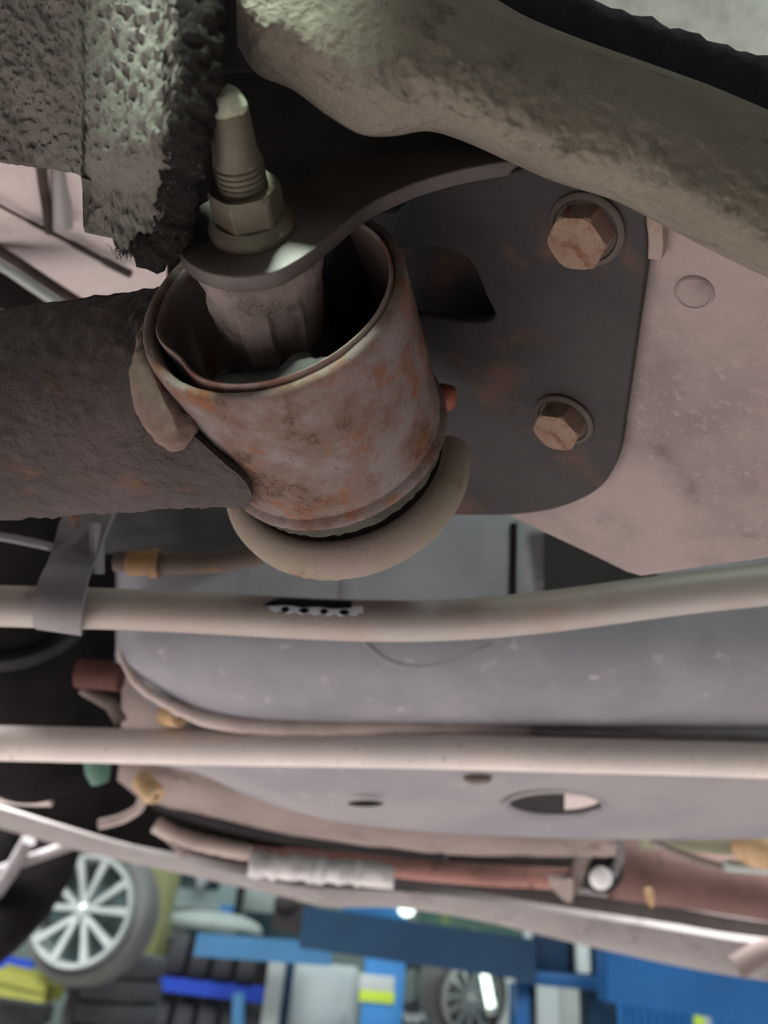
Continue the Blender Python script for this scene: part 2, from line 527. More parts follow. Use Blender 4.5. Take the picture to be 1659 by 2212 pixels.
# rubber body: front and rear webs, two deep side voids with stop lugs
def rubber():
    R = []
    nr, nt = 26, 160
    for i in range(nr + 1):
        f = i / nr
        r = lerp(0.0100, 0.0390, f)
        ring = []
        for j in range(nt):
            t = 2 * PI * j / nt
            d = math.degrees(t)
            front = 1 - sm(31, 41, abs((d - 272 + 180) % 360 - 180))
            back = 1 - sm(34, 46, abs((d - 88 + 180) % 360 - 180))
            web = max(front, back)
            h_web = -0.015 + 0.0125 * sm(0.2, 1.0, f) + 0.004 * math.exp(-((d - 288) / 9) ** 2) * math.exp(-((f - 0.7) / 0.2) ** 2)
            core = 1 - sm(0.12, 0.2, f)
            h_void = -0.052
            lug = max(math.exp(-((d - 226) / 9) ** 4), math.exp(-((d - 318) / 8) ** 4)) * sm(0.42, 0.56, f)
            h_void += lug * 0.041
            h = lerp(h_void, h_web, max(web, core))
            ring.append(CS + A1 * h + (U1 * math.cos(t) + V1 * math.sin(t)) * r)
        R.append(ring)
    return rings(R, True, False)
rub = build('rubber_bushing', rubber(), M_rubber, arm, 60, label='black rubber body with two side voids')
def grain():
    R = []
    for i in range(14):
        f = lerp(0.12, 0.97, i / 13)
        ring = []
        for j in range(28):
            d = lerp(247, 296, j / 27)
            t = math.radians(d)
            r = lerp(0.0100, 0.0390, f)
            h = -0.0143 + 0.0125 * sm(0.2, 1.0, f) + 0.004 * math.exp(-((d - 288) / 9) ** 2) * math.exp(-((f - 0.7) / 0.2) ** 2)
            p = CS + A1 * h + (U1 * math.cos(t) + V1 * math.sin(t)) * r
            ring.append(p + A1 * 0.0006 * noise.noise(Vector((p.x * 250, p.y * 900, p.z * 900))))
        R.append(ring)
    return sheet(R, 0.0012)
build('rubber_web', grain(), M_rubgrain, rub, 60, label='creased grey-black rubber web')
# inner sleeve: tapering moulded core under the bracket plate
def inner_rf(r, s, t):
    d = math.degrees(t) % 360
    k = sm(-0.005, 0.004, s) * (1 - sm(0.031, 0.034, s))
    pad = (sm(247, 249, d) - sm(279, 281, d)) * 0.0020 * k
    rib = math.exp(-((d - 312) / 3.0) ** 2) * 0.0013 * k
    rib2 = math.exp(-((d - 196) / 5.0) ** 2) * 0.0015 * k
    return (r + pad + rib + rib2, s)
prof = [(0.0001, 0.0450), (0.0178, 0.0450), (0.0196, 0.0442), (0.0202, 0.0420), (0.0200, 0.0385), (0.0190, 0.0350), (0.0186, 0.0335)]
for k in range(1, 16): prof.append((lerp(0.0184, 0.0128, sm(0, 1, k / 15)), 0.0325 - 0.050 * k / 15))
build('inner_sleeve', lathe(prof, BB, A2, 180, rf=inner_rf, disp=(0.0004, 300)), M_inner, arm, 50, label='grey moulded inner sleeve with a raised pad and ribs')
# lower rubber collar below the sleeve
build('rubber_collar', lathe([(0.030, -0.067), (0.0436, -0.069), (0.0444, -0.0730), (0.0444, -0.0785), (0.0436, -0.0810), (0.030, -0.081)], C0, A1, 120, rf=lambda r, s, t: (r + 0.0004 * math.sin(t * 75 + 3 * math.sin(t * 11)), s)), mat('dusty_rubber', '#413f36', '#34322b', None, 90, rough=0.9, bump=0.0008, bump_scale=420), arm, 60)
# arm tube: saddle-cut against the sleeve
CT = C0 - A1 * 0.0420
RA, RV = 0.0400, 0.0425
def armtube():
    R = []
    NS, NT = 110, 220
    for i in range(NS + 1):
        f = i / NS
        ring = []
        for j in range(NT):
            q = 2 * PI * j / NT
            vo = -RV * math.sin(q)
            ao = RA * math.cos(q)
            low = sm(0.2, 1.0, math.sin(q))
            end = -math.sqrt(max(0.0452 ** 2 - (RV * math.sin(q)) ** 2, 1e-6)) - 0.0005
            end -= 0.003 * low
            fo = lerp(end, -0.42, f ** 1.6)
            flare = 1 + 0.05 * math.exp(-((f / 0.08) ** 2)) * sm(0.3, 0.9, math.sin(q))
            p = CT + U1 * fo - V1 * 0.075 * (fo + 0.03) * (1 if fo < -0.03 else 0) + (A1 * ao + V1 * vo) * flare
            p += (A1 * ao + V1 * vo).normalized() * (0.0007 * noise.fractal(p * 70, 0.6, 2, 4) + 0.0012 * max(0, noise.fractal(p * 190, 0.6, 2, 3) - 0.15))
            ring.append(p)
        R.append(ring)
    V, Fc = rings(R, True, False)
    # inner wall so that the cut end shows its thickness
    n0 = len(V)
    for j in range(NT):
        q = 2 * PI * j / NT
        V.append(R[0][j] - (A1 * RA * math.cos(q) - V1 * RV * math.sin(q)).normalized() * 0.0035)
    for j in range(NT):
        V.append(R[4][j] - (A1 * RA * math.cos(q) - V1 * RV * math.sin(q)).normalized() * 0.0035)
    for j in range(NT):
        k = (j + 1) % NT
        Fc.append((j, k, n0 + k, n0 + j))
    return V, Fc
build('arm_tube', armtube(), M_arm, arm, 50, label='dark rusted arm tube')
def saddle(qd, out=0.0):
    q = math.radians(qd)
    vo = -RV * math.sin(q); ao = RA * math.cos(q)
    end = -math.sqrt(max(0.0455 ** 2 - (RV * math.sin(q)) ** 2, 1e-6)) - out
    return CT + U1 * end + A1 * ao + V1 * vo
wp = catmull([saddle(q, o) for q, o in ((-6, -0.001), (8, 0.0), (20, 0.001), (30, 0.0030), (42, 0.0055), (54, 0.0065), (61, 0.006))], 8)
wr = [lerp(0.0010, 0.0078, sm(0, 0.8, i / (len(wp) - 1))) * (1 if i < len(wp) - 8 else math.sqrt(max(0.05, 1 - ((i - len(wp) + 9) / 9.0) ** 2))) for i in range(len(wp))]
build('weld_bead', tube(wp, wr, 36, disp=(0.0011, 300)), M_weld, arm, 70, label='lumpy weld bead between tube and sleeve')

# ================================================================== mounting bracket
br = thing('mounting_bracket', 'black steel bracket holding the bushing, bolted to the pinkish crossmember', 'bracket', PO)
# back plate
bo = [(840, 640), (850, 480), (900, 428), (1010, 388), (1100, 372), (1230, 350), (1385, 440), (1392, 480), (1396, 560), (1374, 720), (1350, 890), (1346, 915), (1343, 945), (1330, 1000), (1300, 1050), (1245, 1084), (1170, 1106), (1080, 1114), (960, 1112), (860, 1100), (780, 1040), (780, 800)]
ol = [(p.x, p.y) for p in catmull([Vector((*wall_uv(x, y, 0.005), 0)) for x, y in bo + bo[:1]], 4)[:-1]]
hole = [wall_uv(x, y, 0.005) for x, y in ((845, 545), (930, 532), (1000, 552), (1030, 590), (1050, 640), (1068, 675), (1060, 692), (1030, 697), (960, 690), (845, 665))]
hole = [(p.x, p.y) for p in catmull([Vector((*q, 0)) for q in hole + hole[:1]], 4)[:-1]]
build('back_plate', plate(PO, PU, A2, ol, 0.005, 0.0010, [hole]), M_bracket, br, 30)
tab = [wall_uv(x, y, 0.0035) for x, y in ((1385, 445), (1430, 470), (1432, 535), (1428, 562), (1392, 560))]
build('edge_tab', plate(PO, PU, A2, tab, 0.0035, 0.0004), M_lip, br, 30)
# upper plate (perpendicular to the bolt)
TO = bolt(0.0510)
def top_uv(px, py):
    p = hit(px, py, TO, A2) - TO
    return (p.dot(U2), p.dot(V2))
to = []
for k in range(33):
    t = math.radians(lerp(95, 302, k / 32))
    to.append((0.0232 * math.cos(t), 0.0232 * math.sin(t)))
fr = [Vector((*top_uv(x, y), 0)) for x, y in ((662, 549), (702, 517), (760, 468), (802, 438), (850, 414), (895, 395), (950, 377), (1022, 360), (1098, 348), (1200, 340), (1290, 336))]
fr = catmull([Vector((*to[-4], 0)), Vector((*to[-2], 0))] + fr, 4)
to = to[:-4]
to += [(p.x, p.y) for p in fr]
xr = fr[-1].x
to += [(xr, fr[-1].y + 0.05), (0.03, fr[-1].y + 0.05), (0.012, 0.040), (0.004, 0.0245)]
build('upper_plate', plate(TO, U2, V2, to, 0.0055, 0.0007, z0=-0.0055), M_toppl, br, 30, label='dark curved upper plate under the nut')
# rolled lower lip
LC = C(738, 990, 0.333)
LA = (A1 * 0.8 + A2 * 0.2).normalized()
lp = [(0.0445, 0.0040), (0.0462, 0.0046), (0.0490, 0.0036), (0.0518, 0.0014), (0.0540, -0.0020), (0.0550, -0.0060), (0.0545, -0.0100), (0.0530, -0.0100), (0.0520, -0.0050), (0.0490, 0.0000), (0.0445, 0.0016)]
def lip_rf(r, s, t):
    d = math.degrees(t)
    k = sm(240, 262, d) * (1 - sm(268, 285, d)) if s < -0.005 else 0
    return (r + 0.0012 * noise.noise(Vector((d * 0.35, 0, 0))) * k, s)
build('lower_lip', lathe(lp, LC, LA, 110, arc=(168, 362), rf=lip_rf), M_lip, br, 50, label='dusty rolled lower lip under the bushing')
lo_ = []
for k in range(41):
    t = math.radians(lerp(150, 375, k / 40))
    lo_.append((0.0450 * math.cos(t), 0.0450 * math.sin(t)))
_, LU, LV = frame(LA)
build('lower_plate', plate(LC, LU, LV, lo_, 0.003, 0.0004), M_bracket, br, 30)
# orange rubber bump behind the sleeve
cap = thing('orange_stop', 'small orange-red stop peeking out behind the rusty sleeve', 'rubber stop', C(970, 860, 0.318))
build('stop_body', tube([C(935, 856, 0.325), C(955, 858, 0.321), C(972, 860, 0.318), C(982, 861, 0.317)], [0.0055, 0.0058, 0.0053, 0.003], 20), M_orange, cap, 60)

# pivot bolt and flange nut
pb = thing('pivot_bolt', 'pivot bolt with a tip painted pale as if lit standing out of the flange nut', 'bolt', bolt(0.05))
build('shank', lathe([(0.0068, 0.040), (0.0069, 0.0700), (0.0068, 0.0730), (0.0064, 0.0742), (0.0062, 0.0750), (0.0060, 0.0862), (0.0057, 0.0872), (0.0001, 0.0872)], BB, A2, 48, disp=(0.0001, 900)), M_zinc, pb, 40)
th = []
for k in range(5):
    s = 0.0640 + k * 0.00165
    th += [(0.0064, s), (0.0072, s + 0.0006), (0.0072, s + 0.0010), (0.0064, s + 0.0016)]
build('thread', lathe(th, BB, A2, 48), M_thread, pb, 20)
tip = [(0.0058, 0.0862), (0.0060, 0.0870), (0.0058, 0.0880), (0.0048, 0.0898), (0.0040, 0.0908), (0.0033, 0.0911), (0.0001, 0.0912)]
build('tip', lathe(tip, BB, A2, 40, disp=(0.0003, 420)), M_tip_lit, pb, 50, label='bolt tip, pale where light is painted on')
nut = thing('flange_nut', 'dull zinc hex flange nut on the pivot bolt', 'nut', bolt(0.05))
build('flange', lathe([(0.0060, 0.0503), (0.0128, 0.0506), (0.0132, 0.0514), (0.0131, 0.0529), (0.0122, 0.0540), (0.0108, 0.0556), (0.006, 0.0560)], BB, A2, 72), M_zinc, nut, 35)
def hexbody(c, a, u, v, r, s0, s1, rot, chamf):
    R = []
    for (s, k) in ((s0, 1.0), (s1 - chamf, 1.0), (s1, 0.87)):
        ring = []
        for j in range(60):
            t = 2 * PI * j / 60
            ph = ((math.degrees(t) - rot) % 60) - 30
            rr = r * math.cos(PI / 6) / math.cos(math.radians(ph))
            rr = min(rr, r * (1.0 if k == 1.0 else 0.90))
            ring.append(c + a * s + (u * math.cos(t) + v * math.sin(t)) * rr)
        R.append(ring)
    return rings(R)
build('hex_body', hexbody(BB, A2, U2, V2, 0.0109, 0.0535, 0.0648, 15, 0.0013), M_zinc, nut, 22)

# two wall bolts
def wall_bolt(px, py, hpx, hpy, r, rot, wr, label):
    p = hit(px, py, PO + PN * 0.005, PN)
    t = thing('hex_bolt', label, 'bolt', p, 'wall bolts of the bracket')
    _, uu, vv = PN, PU, A2
    def L2(profile, seg=48):
        R = []
        for (rr, s) in profile:
            R.append([p + PN * s + (PU * math.cos(2 * PI * j / seg) + A2 * math.sin(2 * PI * j / seg)) * rr for j in range(seg)])
        return rings(R)
    build('washer', L2([(wr, 0.0), (wr, 0.0012), (wr - 0.0006, 0.0018), (wr - 0.0018, 0.0022), (wr - 0.0024, 0.0014), (r, 0.0014)]), M_washer, t, 30)
    build('head', hexbody(p, PN, PU, A2, r, 0.0014, 0.0094, rot, 0.0007), M_boltrust, t, 22, label='rusty pink-brown hex head')
    return t
wall_bolt(1268, 494, 0, 0, 0.0102, 14, 0.0128, 'rusty hex bolt with a wide washer at the top of the bracket')
wall_bolt(1219, 904, 0, 0, 0.0102, 20, 0.0128, 'rusty hex bolt at the bottom corner of the bracket')

# ================================================================== crossmember behind the bracket
co = [(1110, 500), (1130, 345), (1300, 350), (1500, 440), (1659, 510), (1900, 620), (1900, 1184), (1760, 1206), (1659, 1219), (1560, 1232), (1460, 1246), (1385, 1257), (1350, 1247), (1280, 1212), (1180, 1165), (1085, 1119), (1060, 1090), (1075, 900)]
build('recess_wall', plate(PO, PU, A2, [wall_uv(x, y, -0.016) for x, y in ((760, 460), (1110, 460), (1110, 760), (760, 760))], 0.002, 0.0003, z0=-0.018), M_bracket, br, 30)
cm = thing('crossmember', 'dusty pinkish box crossmember to the right of the bracket', 'crossmember', hit(1450, 900, PO, PN))
build('box_beam', plate(PO, PU, A2, [wall_uv(x, y) for x, y in co], 0.02, 0.005, z0=-0.0212, res=4), M_cross, cm, 40)
q0 = hit(1497, 637, PO, PN)
build('rivet', rings([[q0 + PN * s + (PU * math.cos(2 * PI * j / 36) + A2 * math.sin(2 * PI * j / 36)) * r for j in range(36)] for r, s in ((0.0066, -0.0013), (0.0062, -0.0006), (0.0054, -0.0003), (0.0050, -0.0007))]), M_cross, cm, 40)

# ================================================================== undercoated rail across the top
st = [((505, -260), (513, 95)), ((560, -255), (556, 156)), ((640, -230), (632, 190)), ((720, -190), (708, 246)), ((800, -140), (780, 287)), ((880, -80), (848, 291)), ((960, -30), (925, 281)), ((1040, 10), (1000, 302)), ((1130, 62), (1090, 342)), ((1250, 112), (1200, 391)), ((1400, 165), (1330, 433)), ((1530, 214), (1440, 490)), ((1660, 270), (1570, 556)), ((1800, 330), (1720, 628)), ((1980, 410), (1900, 710))]
def rail():
    D0 = 0.202
    prof = [(-0.10, 0.055), (-0.04, 0.030), (0.0, 0.018), (0.06, 0.008), (0.15, 0.002), (0.30, -0.003), (0.50, -0.006), (0.68, -0.006), (0.80, -0.003), (0.90, 0.003), (0.96, 0.009), (1.0, 0.018), (1.0, 0.032), (0.96, 0.05), (0.5, 0.06)]
    ctrl = []
    for (T, B) in st:
        ctrl.append([C(lerp(T[0], B[0], f), lerp(T[1], B[1], f), D0 + dz) for f, dz in prof])
    n = len(prof)
    cols = [catmull([ctrl[i][k] for i in range(len(st))], 18) for k in range(n)]
    R = []
    for i in range(len(cols[0])):
        ring = catmull([cols[k][i] for k in range(n)], 8)
        ring = [p + (p.normalized() * -1) * (0.0009 * noise.fractal(p * 150, 0.7, 2, 4) + 0.0011 * abs(noise.noise(p * 300)) * sm(0.0, 0.05, p.x + 0.03)) for p in ring]
        R.append(ring)
    return rings(R)
build('frame_rail', rail(), M_rail, None, 80, label='long undercoated frame rail with wrinkled grey-brown coating, crossing the top', cat='frame rail')

# dark seal and pale lining above the rail
sp = catmull([C(x, y, 0.30) for x, y in ((900, -110), (1060, -30), (1220, 52), (1380, 108), (1540, 162), (1700, 222), (1850, 280))], 8)
build('rubber_seal', tube(sp, [0.0105 + 0.0012 * noise.noise(p * 90) for p in sp], 24, disp=(0.002, 200)), M_strip, None, 60, label='thick black rubber seal above the frame rail', cat='seal')
rows = [[C(x, y, 0.50 + 0.02 * j) for x, y in ((1050, -420 + 110 * j), (1350, -330 + 110 * j), (1550, -240 + 110 * j), (1850, -130 + 110 * j))] for j in range(6)]
build('liner_fleece', gridsheet(rows, 0.006, disp=(0.004, 40)), M_pale, None, 60, label='pale greenish-white lining in the top right corner', cat='lining')

# ================================================================== felt liner top left
def felt():
    bt = [(-500, 250), (-300, 290), (-140, 318), (-60, 336), (0, 345), (40, 349), (100, 357), (150, 366), (176, 384), (180, 420), (181, 503), (188, 497), (198, 506), (214, 490), (230, 497), (240, 500), (247, 530), (256, 541), (280, 538), (300, 545), (318, 535), (336, 520), (346, 500), (351, 470), (355, 430), (362, 380), (370, 330), (384, 262), (392, 215), (397, 180), (401, 150), (404, 100)]
    def b(x):
        for (x0, y0), (x1, y1) in zip(bt, bt[1:]):
            if x0 <= x <= x1:
                return lerp(y0, y1, (x - x0) / (x1 - x0))
        return bt[-1][1]
    G = []
    xs = [-500 + 12.0 * i for i in range(30)] + [-140 + 4.0 * i for i in range(137)]
    for x in xs:
        x = min(x, 404)
        yb = b(x) + 4 * noise.noise(Vector((x * 0.09, 0, 0))) + 1.5 * random.uniform(-1, 1)
        colm = []
        for j in range(70):
            f = j / 69
            y = lerp(-170, yb, f)
            d = 0.232 - 0.052 * (x / 440) if x > 0 else 0.232 - 0.03 * (x / 440)
            d += 0.012 * sm(260, 520, y) + 0.010 * sm(0.0, 1, (y + 170) / 700)
            # hanging flap bends in towards the arm
            d += 0.008 * sm(175, 185, x) * sm(330, 420, y)
            d += 0.012 * math.exp(-((x - 90) / 70) ** 2) * sm(150, 330, y)
            colm.append(C(x, y, d) + Vector((0, 0, 0.0016)) * noise.fractal(Vector((x * .05, y * .05, 0)), 0.6, 2, 4))
        G.append(colm)
    return slab(G, Vector((0.62, 0.10, -0.78)) * 0.009)
felt_vf = felt()
ft = thing('felt_liner', 'torn grey felt wheel-arch liner hanging in the top left corner', 'felt liner', C(220, 200, 0.22))
build('felt_panel', felt_vf, M_felt, ft, 60)
# frayed dark fibre edge along the cut
ep = [(404, 60), (403, 130), (397, 190), (387, 250), (375, 310), (362, 380), (356, 440), (346, 495), (325, 532), (285, 543), (255, 541)]
fe = []
for k in range(2600):
    t = random.random() * (len(ep) - 1)
    i = int(t); f = t - i
    x = lerp(ep[i][0], ep[i + 1][0], f) + random.gauss(2, 9); y = lerp(ep[i][1], ep[i + 1][1], f) + random.gauss(0, 6)
    d = 0.232 - 0.052 * (x / 440) + 0.012 * sm(260, 520, y) + 0.010 * sm(0, 1, (y + 170) / 700) + 0.008 * sm(175, 185, x) * sm(330, 420, y) + random.uniform(-0.001, 0.007)
    p = C(x, y, d)
    q = p + Vector((random.gauss(0, 1), random.gauss(0, 1), random.gauss(0, 0.6))).normalized() * random.uniform(0.0010, 0.0026)
    m_ = (p + q) / 2 + Vector((random.gauss(0, .0005), random.gauss(0, .0005), 0))
    wv = Vector((1, 0.3, 0)) * 0.00007
    fe.append(([p - wv, p + wv, m_ + wv, m_ - wv, q], [(0, 1, 2, 3), (3, 2, 4)]))
epp = catmull([C(x, y, 0.236 - 0.052 * (x / 440) + 0.012 * sm(260, 520, y) + 0.010 * sm(0, 1, (y + 170) / 700) + 0.008 * sm(175, 185, x) * sm(330, 420, y)) + Vector((0.0036, 0, 0)) for x, y in [(404, -150)] + ep[:-1]], 12)
build('cut_edge', tube(epp, 0.0056, 18, disp=(0.0022, 420)), M_feltdark, ft, 80, label='dark cut edge of the felt')  # tube of dark fibres with the edge shadow put into its colour
build('fray', join(*fe), M_feltdark, ft, 0, kind='stuff', label='dark frayed fibres along the torn edge')
# dark splash panel in the gap between felt and rail
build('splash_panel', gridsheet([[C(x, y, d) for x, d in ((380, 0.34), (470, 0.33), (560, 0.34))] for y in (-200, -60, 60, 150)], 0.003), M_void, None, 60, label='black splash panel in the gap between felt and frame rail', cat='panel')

# ================================================================== floor pan seen at upper left
pan = thing('floor_pan', 'pale pinkish ribbed floor panel at the left above the control arm', 'body panel', C(220, 480, 0.62))
prow = []
for y, d in ((250, 0.46), (330, 0.48), (430, 0.52), (540, 0.58), (640, 0.66), (720, 0.75)):
    prow.append([C(x, y, d + 0.00003 * (x - 200)) for x in (-800, -400, -160, 60, 260, 470)])
build('panel', gridsheet(prow, 0.004), M_pan, pan, 60)
def seam(pts, r, m, name='rib', flat=0.6, seg=12):
    return build(name, tube(catmull([C(*p) for p in pts], 6), r, seg), m, pan, 60)
seam([(84, 300, 0.462), (92, 390, 0.496), (101, 450, 0.52), (106, 500, 0.545)], 0.0032, M_panrib, 'groove')
seam([(-30, 428, 0.505), (70, 482, 0.535), (160, 528, 0.56), (230, 566, 0.585), (282, 592, 0.60)], [0.0012] * 6 + [0.0018] * 6 + [0.0026] * 6 + [0.0034] * 7, M_panrib, 'groove')
build('rib', gridsheet([[C(x + 0.07 * (y - 380), y, 0.455 + (y - 250) * 0.00034 - dz) for x, dz in ((104, -.004), (112, 0.006), (132, 0.008), (150, -.003))] for y in (300, 390, 450, 496)], 0.003), M_sill, pan, 50)
fl = thing('fuel_line', 'pale pipe running beside a dark gap in the far left, above the control arm', 'pipe', C(50, 590, 0.55))
build('line', tube(catmull([C(x, y, 0.54) for x, y in ((-700, 120), (-400, 310), (-120, 495), (-20, 560), (50, 603), (120, 650), (200, 690))], 6), 0.0036, 14), M_lgrey, fl, 60)
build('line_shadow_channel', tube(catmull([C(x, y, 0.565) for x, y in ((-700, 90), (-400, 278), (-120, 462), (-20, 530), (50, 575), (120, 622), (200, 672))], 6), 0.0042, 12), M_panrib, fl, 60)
build('side_member', gridsheet([[C(x, y, 0.58) for x, y in ((-700, 300), (-160, 520), (-20, 575), (60, 625), (140, 680))], [C(x, y, 0.56) for x, y in ((-700, 600), (-160, 640), (-20, 660), (60, 690), (140, 720))]], 0.01), M_dark, None, 60, label='dark side member at the far left edge above the arm', cat='panel')
# black sheet added above the joint, paints the deep shade over the bracket
build('shade_panel', gridsheet([[C(x, y, d) for x in (360, 520, 700, 900, 1050, 1190)] for y, d in ((-250, 0.40), (0, 0.42), (200, 0.43), (340, 0.44), (470, 0.45), (600, 0.46))], 0.004), M_void, None, 60, label='black sheet painted as the deep shade above the bracket', cat='shade_panel')

# ================================================================== stabiliser bar with clamp
sb = thing('stabiliser_bar', 'grey round stabiliser bar with a white and black paint mark', 'stabiliser bar', C(800, 1340, 0.42))
SBP = [(-900, 1262), (-420, 1292), (-180, 1302), (0, 1309), (200, 1314), (400, 1322), (600, 1333), (760, 1340), (900, 1341), (1050, 1334), (1200, 1319), (1350, 1299), (1500, 1279), (1660, 1262), (1850, 1240)]
sbp = catmull([C(x, y, 0.42 - 0.010 * sm(900, 1700, x)) for x, y in SBP], 10)
build('bar', tube(sbp, 0.0113, 40), M_bar, sb, 80)
def on_bar(px, ang, lift=0.00015):
    # point on the bar's surface: pixel column and angle (0 = towards the camera, + = up)
    best = min(range(len(sbp)), key=lambda i: abs(CX + F * sbp[i].x / -sbp[i].z - px))
    i = max(1, min(len(sbp) - 2, best))
    x0 = CX + F * sbp[i - 1].x / -sbp[i - 1].z; x1 = CX + F * sbp[i + 1].x / -sbp[i + 1].z
    p = sbp[i - 1].lerp(sbp[i + 1], (px - x0) / (x1 - x0))
    t = (sbp[i + 1] - sbp[i - 1]).normalized()
    n = (-p - t * (-p).dot(t)).normalized()
    b = t.cross(n)
    if b.y < 0: b = -b
    a = math.radians(ang)
    return p + (n * math.cos(a) + b * math.sin(a)) * (0.0113 + lift)
def patch(poly, name, m, lift, label=None):
    # poly: upper/lower edge list [(px, hi, lo)]
    G = [[on_bar(px, lerp(hi, lo, k / 6), lift) for k in range(7)] for px, hi, lo in poly]
    build(name, sheet(G, 0.0001), m, sb, 60, label=label)
patch([(585 + 8 * k, 40 + 0 * k - 4 * math.sin(k), 22 - 8 * math.sin(k * 0.9) ** 2 - 6 * sm(0, 6, k) + 6 * sm(20, 25, k)) for k in range(26)], 'paint_mark', M_white, 0.0002, 'pale blue-white paint strip')
patch([(572 + 7.5 * k, 30 + 32 * math.sin(PI * min(1, k / 6) / 2), 32 - 2 * math.sin(k * .7)) for k in range(26)], 'paint_mark', M_black, 0.0004, 'black paint strip')
for cx_, w_ in ((620, 9), (660, 11), (702, 9), (745, 11)):
    patch([(cx_ - w_ + w_ * k / 4, 21 + 8 * math.sin(PI * (k + .4) / 8.8), 21 - 8 * math.sin(PI * (k + .4) / 8.8)) for k in range(9)], 'paint_dot', M_black, 0.0004)

cl = thing('bar_clamp', 'grey bent steel strap clamped over the stabiliser bar at the left', 'clamp', C(130, 1300, 0.40))
rows = []
for (xl, xr, y, d) in ((150, 262, 1080, 0.440), (128, 236, 1130, 0.438), (116, 218, 1175, 0.432), (106, 206, 1205, 0.428), (100, 198, 1222, 0.424), (88, 190, 1245, 0.410), (78, 182, 1275, 0.4015), (73, 177, 1305, 0.3985), (70, 175, 1335, 0.400), (72, 174, 1355, 0.405), (78, 176, 1364, 0.414)):
    rows.append([C(lerp(xl, xr, f), y + 14 * (f - 0.3) * sm(1150, 1300, y), d) for f in (0, 0.33, 0.66, 1)])
build('strap', gridsheet(rows, 0.0025, (4, 3)), M_clamp, cl, 50)
build('clip', tube([C(155, 1108, 0.43), C(165, 1128, 0.43), C(165, 1140, 0.431)], [0.0028, 0.0026, 0.001], 14), M_boltrust, cl, 60)
build('side_lug', gridsheet([[C(x, y, d) for x, d in ((204, 0.428), (216, 0.434), (226, 0.444))] for y in (1130, 1170, 1215, 1240)], 0.003), M_clamp, cl, 50)
lk = thing('link_rod', 'thin grey rod ending at the strap in the dark at the left', 'rod', C(50, 1172, 0.45))
build('rod', tube([C(-80, 1146, 0.47), C(30, 1164, 0.455), C(112, 1181, 0.44)], 0.0025, 12), M_clamp, lk, 60)
bh = thing('brake_hose', 'brown hose with a rusty ferrule behind the bushing, above the stabiliser bar', 'hose', C(380, 1215, 0.48))
build('hose', tube(catmull([C(x, y, 0.48) for x, y in ((250, 1212), (340, 1217), (440, 1216), (520, 1206), (620, 1180), (720, 1150))], 6), 0.0068, 18), M_hose, bh, 60)
build('ferrule', lathe([(0.0062, -0.010), (0.0078, -0.009), (0.0078, 0.004), (0.0092, 0.005), (0.0092, 0.010), (0.0068, 0.010)], C(310, 1216, 0.478), Vector((1, -0.01, 0)), 24), mat('ferrule_rust', '#6d5443', '#7f6038', None, 60, rough=0.7), bh, 40)

# ================================================================== dark gear on the left
sk = thing('strut_boot', 'black ribbed rubber strut boot behind the clamp on the left', 'boot', C(60, 1440, 0.80))
bootp = []
for k in range(15):
    bootp.append((0.066 - 0.014 * k / 14 + (0.005 if k % 2 else 0), -0.13 + 0.34 * k / 14))
BX = Vector((0.05, 0.86, 0.49))
build('boot_body', lathe(bootp, C(60, 1440, 0.80), BX, 40, cap=True), M_void, sk, 60)
build('boot_clamp', lathe([(0.060, -0.008), (0.069, -0.006), (0.069, 0.006), (0.060, 0.008)], C(60, 1440, 0.80) + BX * 0.06, BX, 40), M_dark, sk, 40)
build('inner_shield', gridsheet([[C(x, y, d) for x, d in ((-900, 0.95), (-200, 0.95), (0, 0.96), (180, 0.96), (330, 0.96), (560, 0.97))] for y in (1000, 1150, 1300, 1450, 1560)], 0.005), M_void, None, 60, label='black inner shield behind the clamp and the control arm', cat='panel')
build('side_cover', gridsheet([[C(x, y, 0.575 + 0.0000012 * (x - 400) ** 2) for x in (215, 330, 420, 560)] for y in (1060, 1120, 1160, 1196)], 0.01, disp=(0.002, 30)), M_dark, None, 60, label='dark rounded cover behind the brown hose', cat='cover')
gl = thing('light_gap_bracket', 'small pale bracket glinting just below the control arm', 'bracket', C(320, 1115, 0.66))
build('bracket_tab', gridsheet([[C(x, y, 0.66) for x in (292, 320, 352)] for y in (1095, 1112, 1128)], 0.004), M_wht, gl, 40)
build('tab_bolt', ball(C(318, 1122, 0.655), 0.004), M_wht, gl, 60)
rd = thing('red_mount', 'red-brown rubber mount beside the grey tank at the left', 'mount', C(212, 1460, 0.66))
build('mount_body', tube([C(170, 1455, 0.66), C(215, 1458, 0.66), C(262, 1462, 0.66)], 0.0125, 20), M_redp, rd, 60)
build('mount_collar', tube([C(176, 1490, 0.67), C(240, 1522, 0.67), C(262, 1560, 0.67)], [0.004, 0.006, 0.006], 14), M_brown, rd, 60)

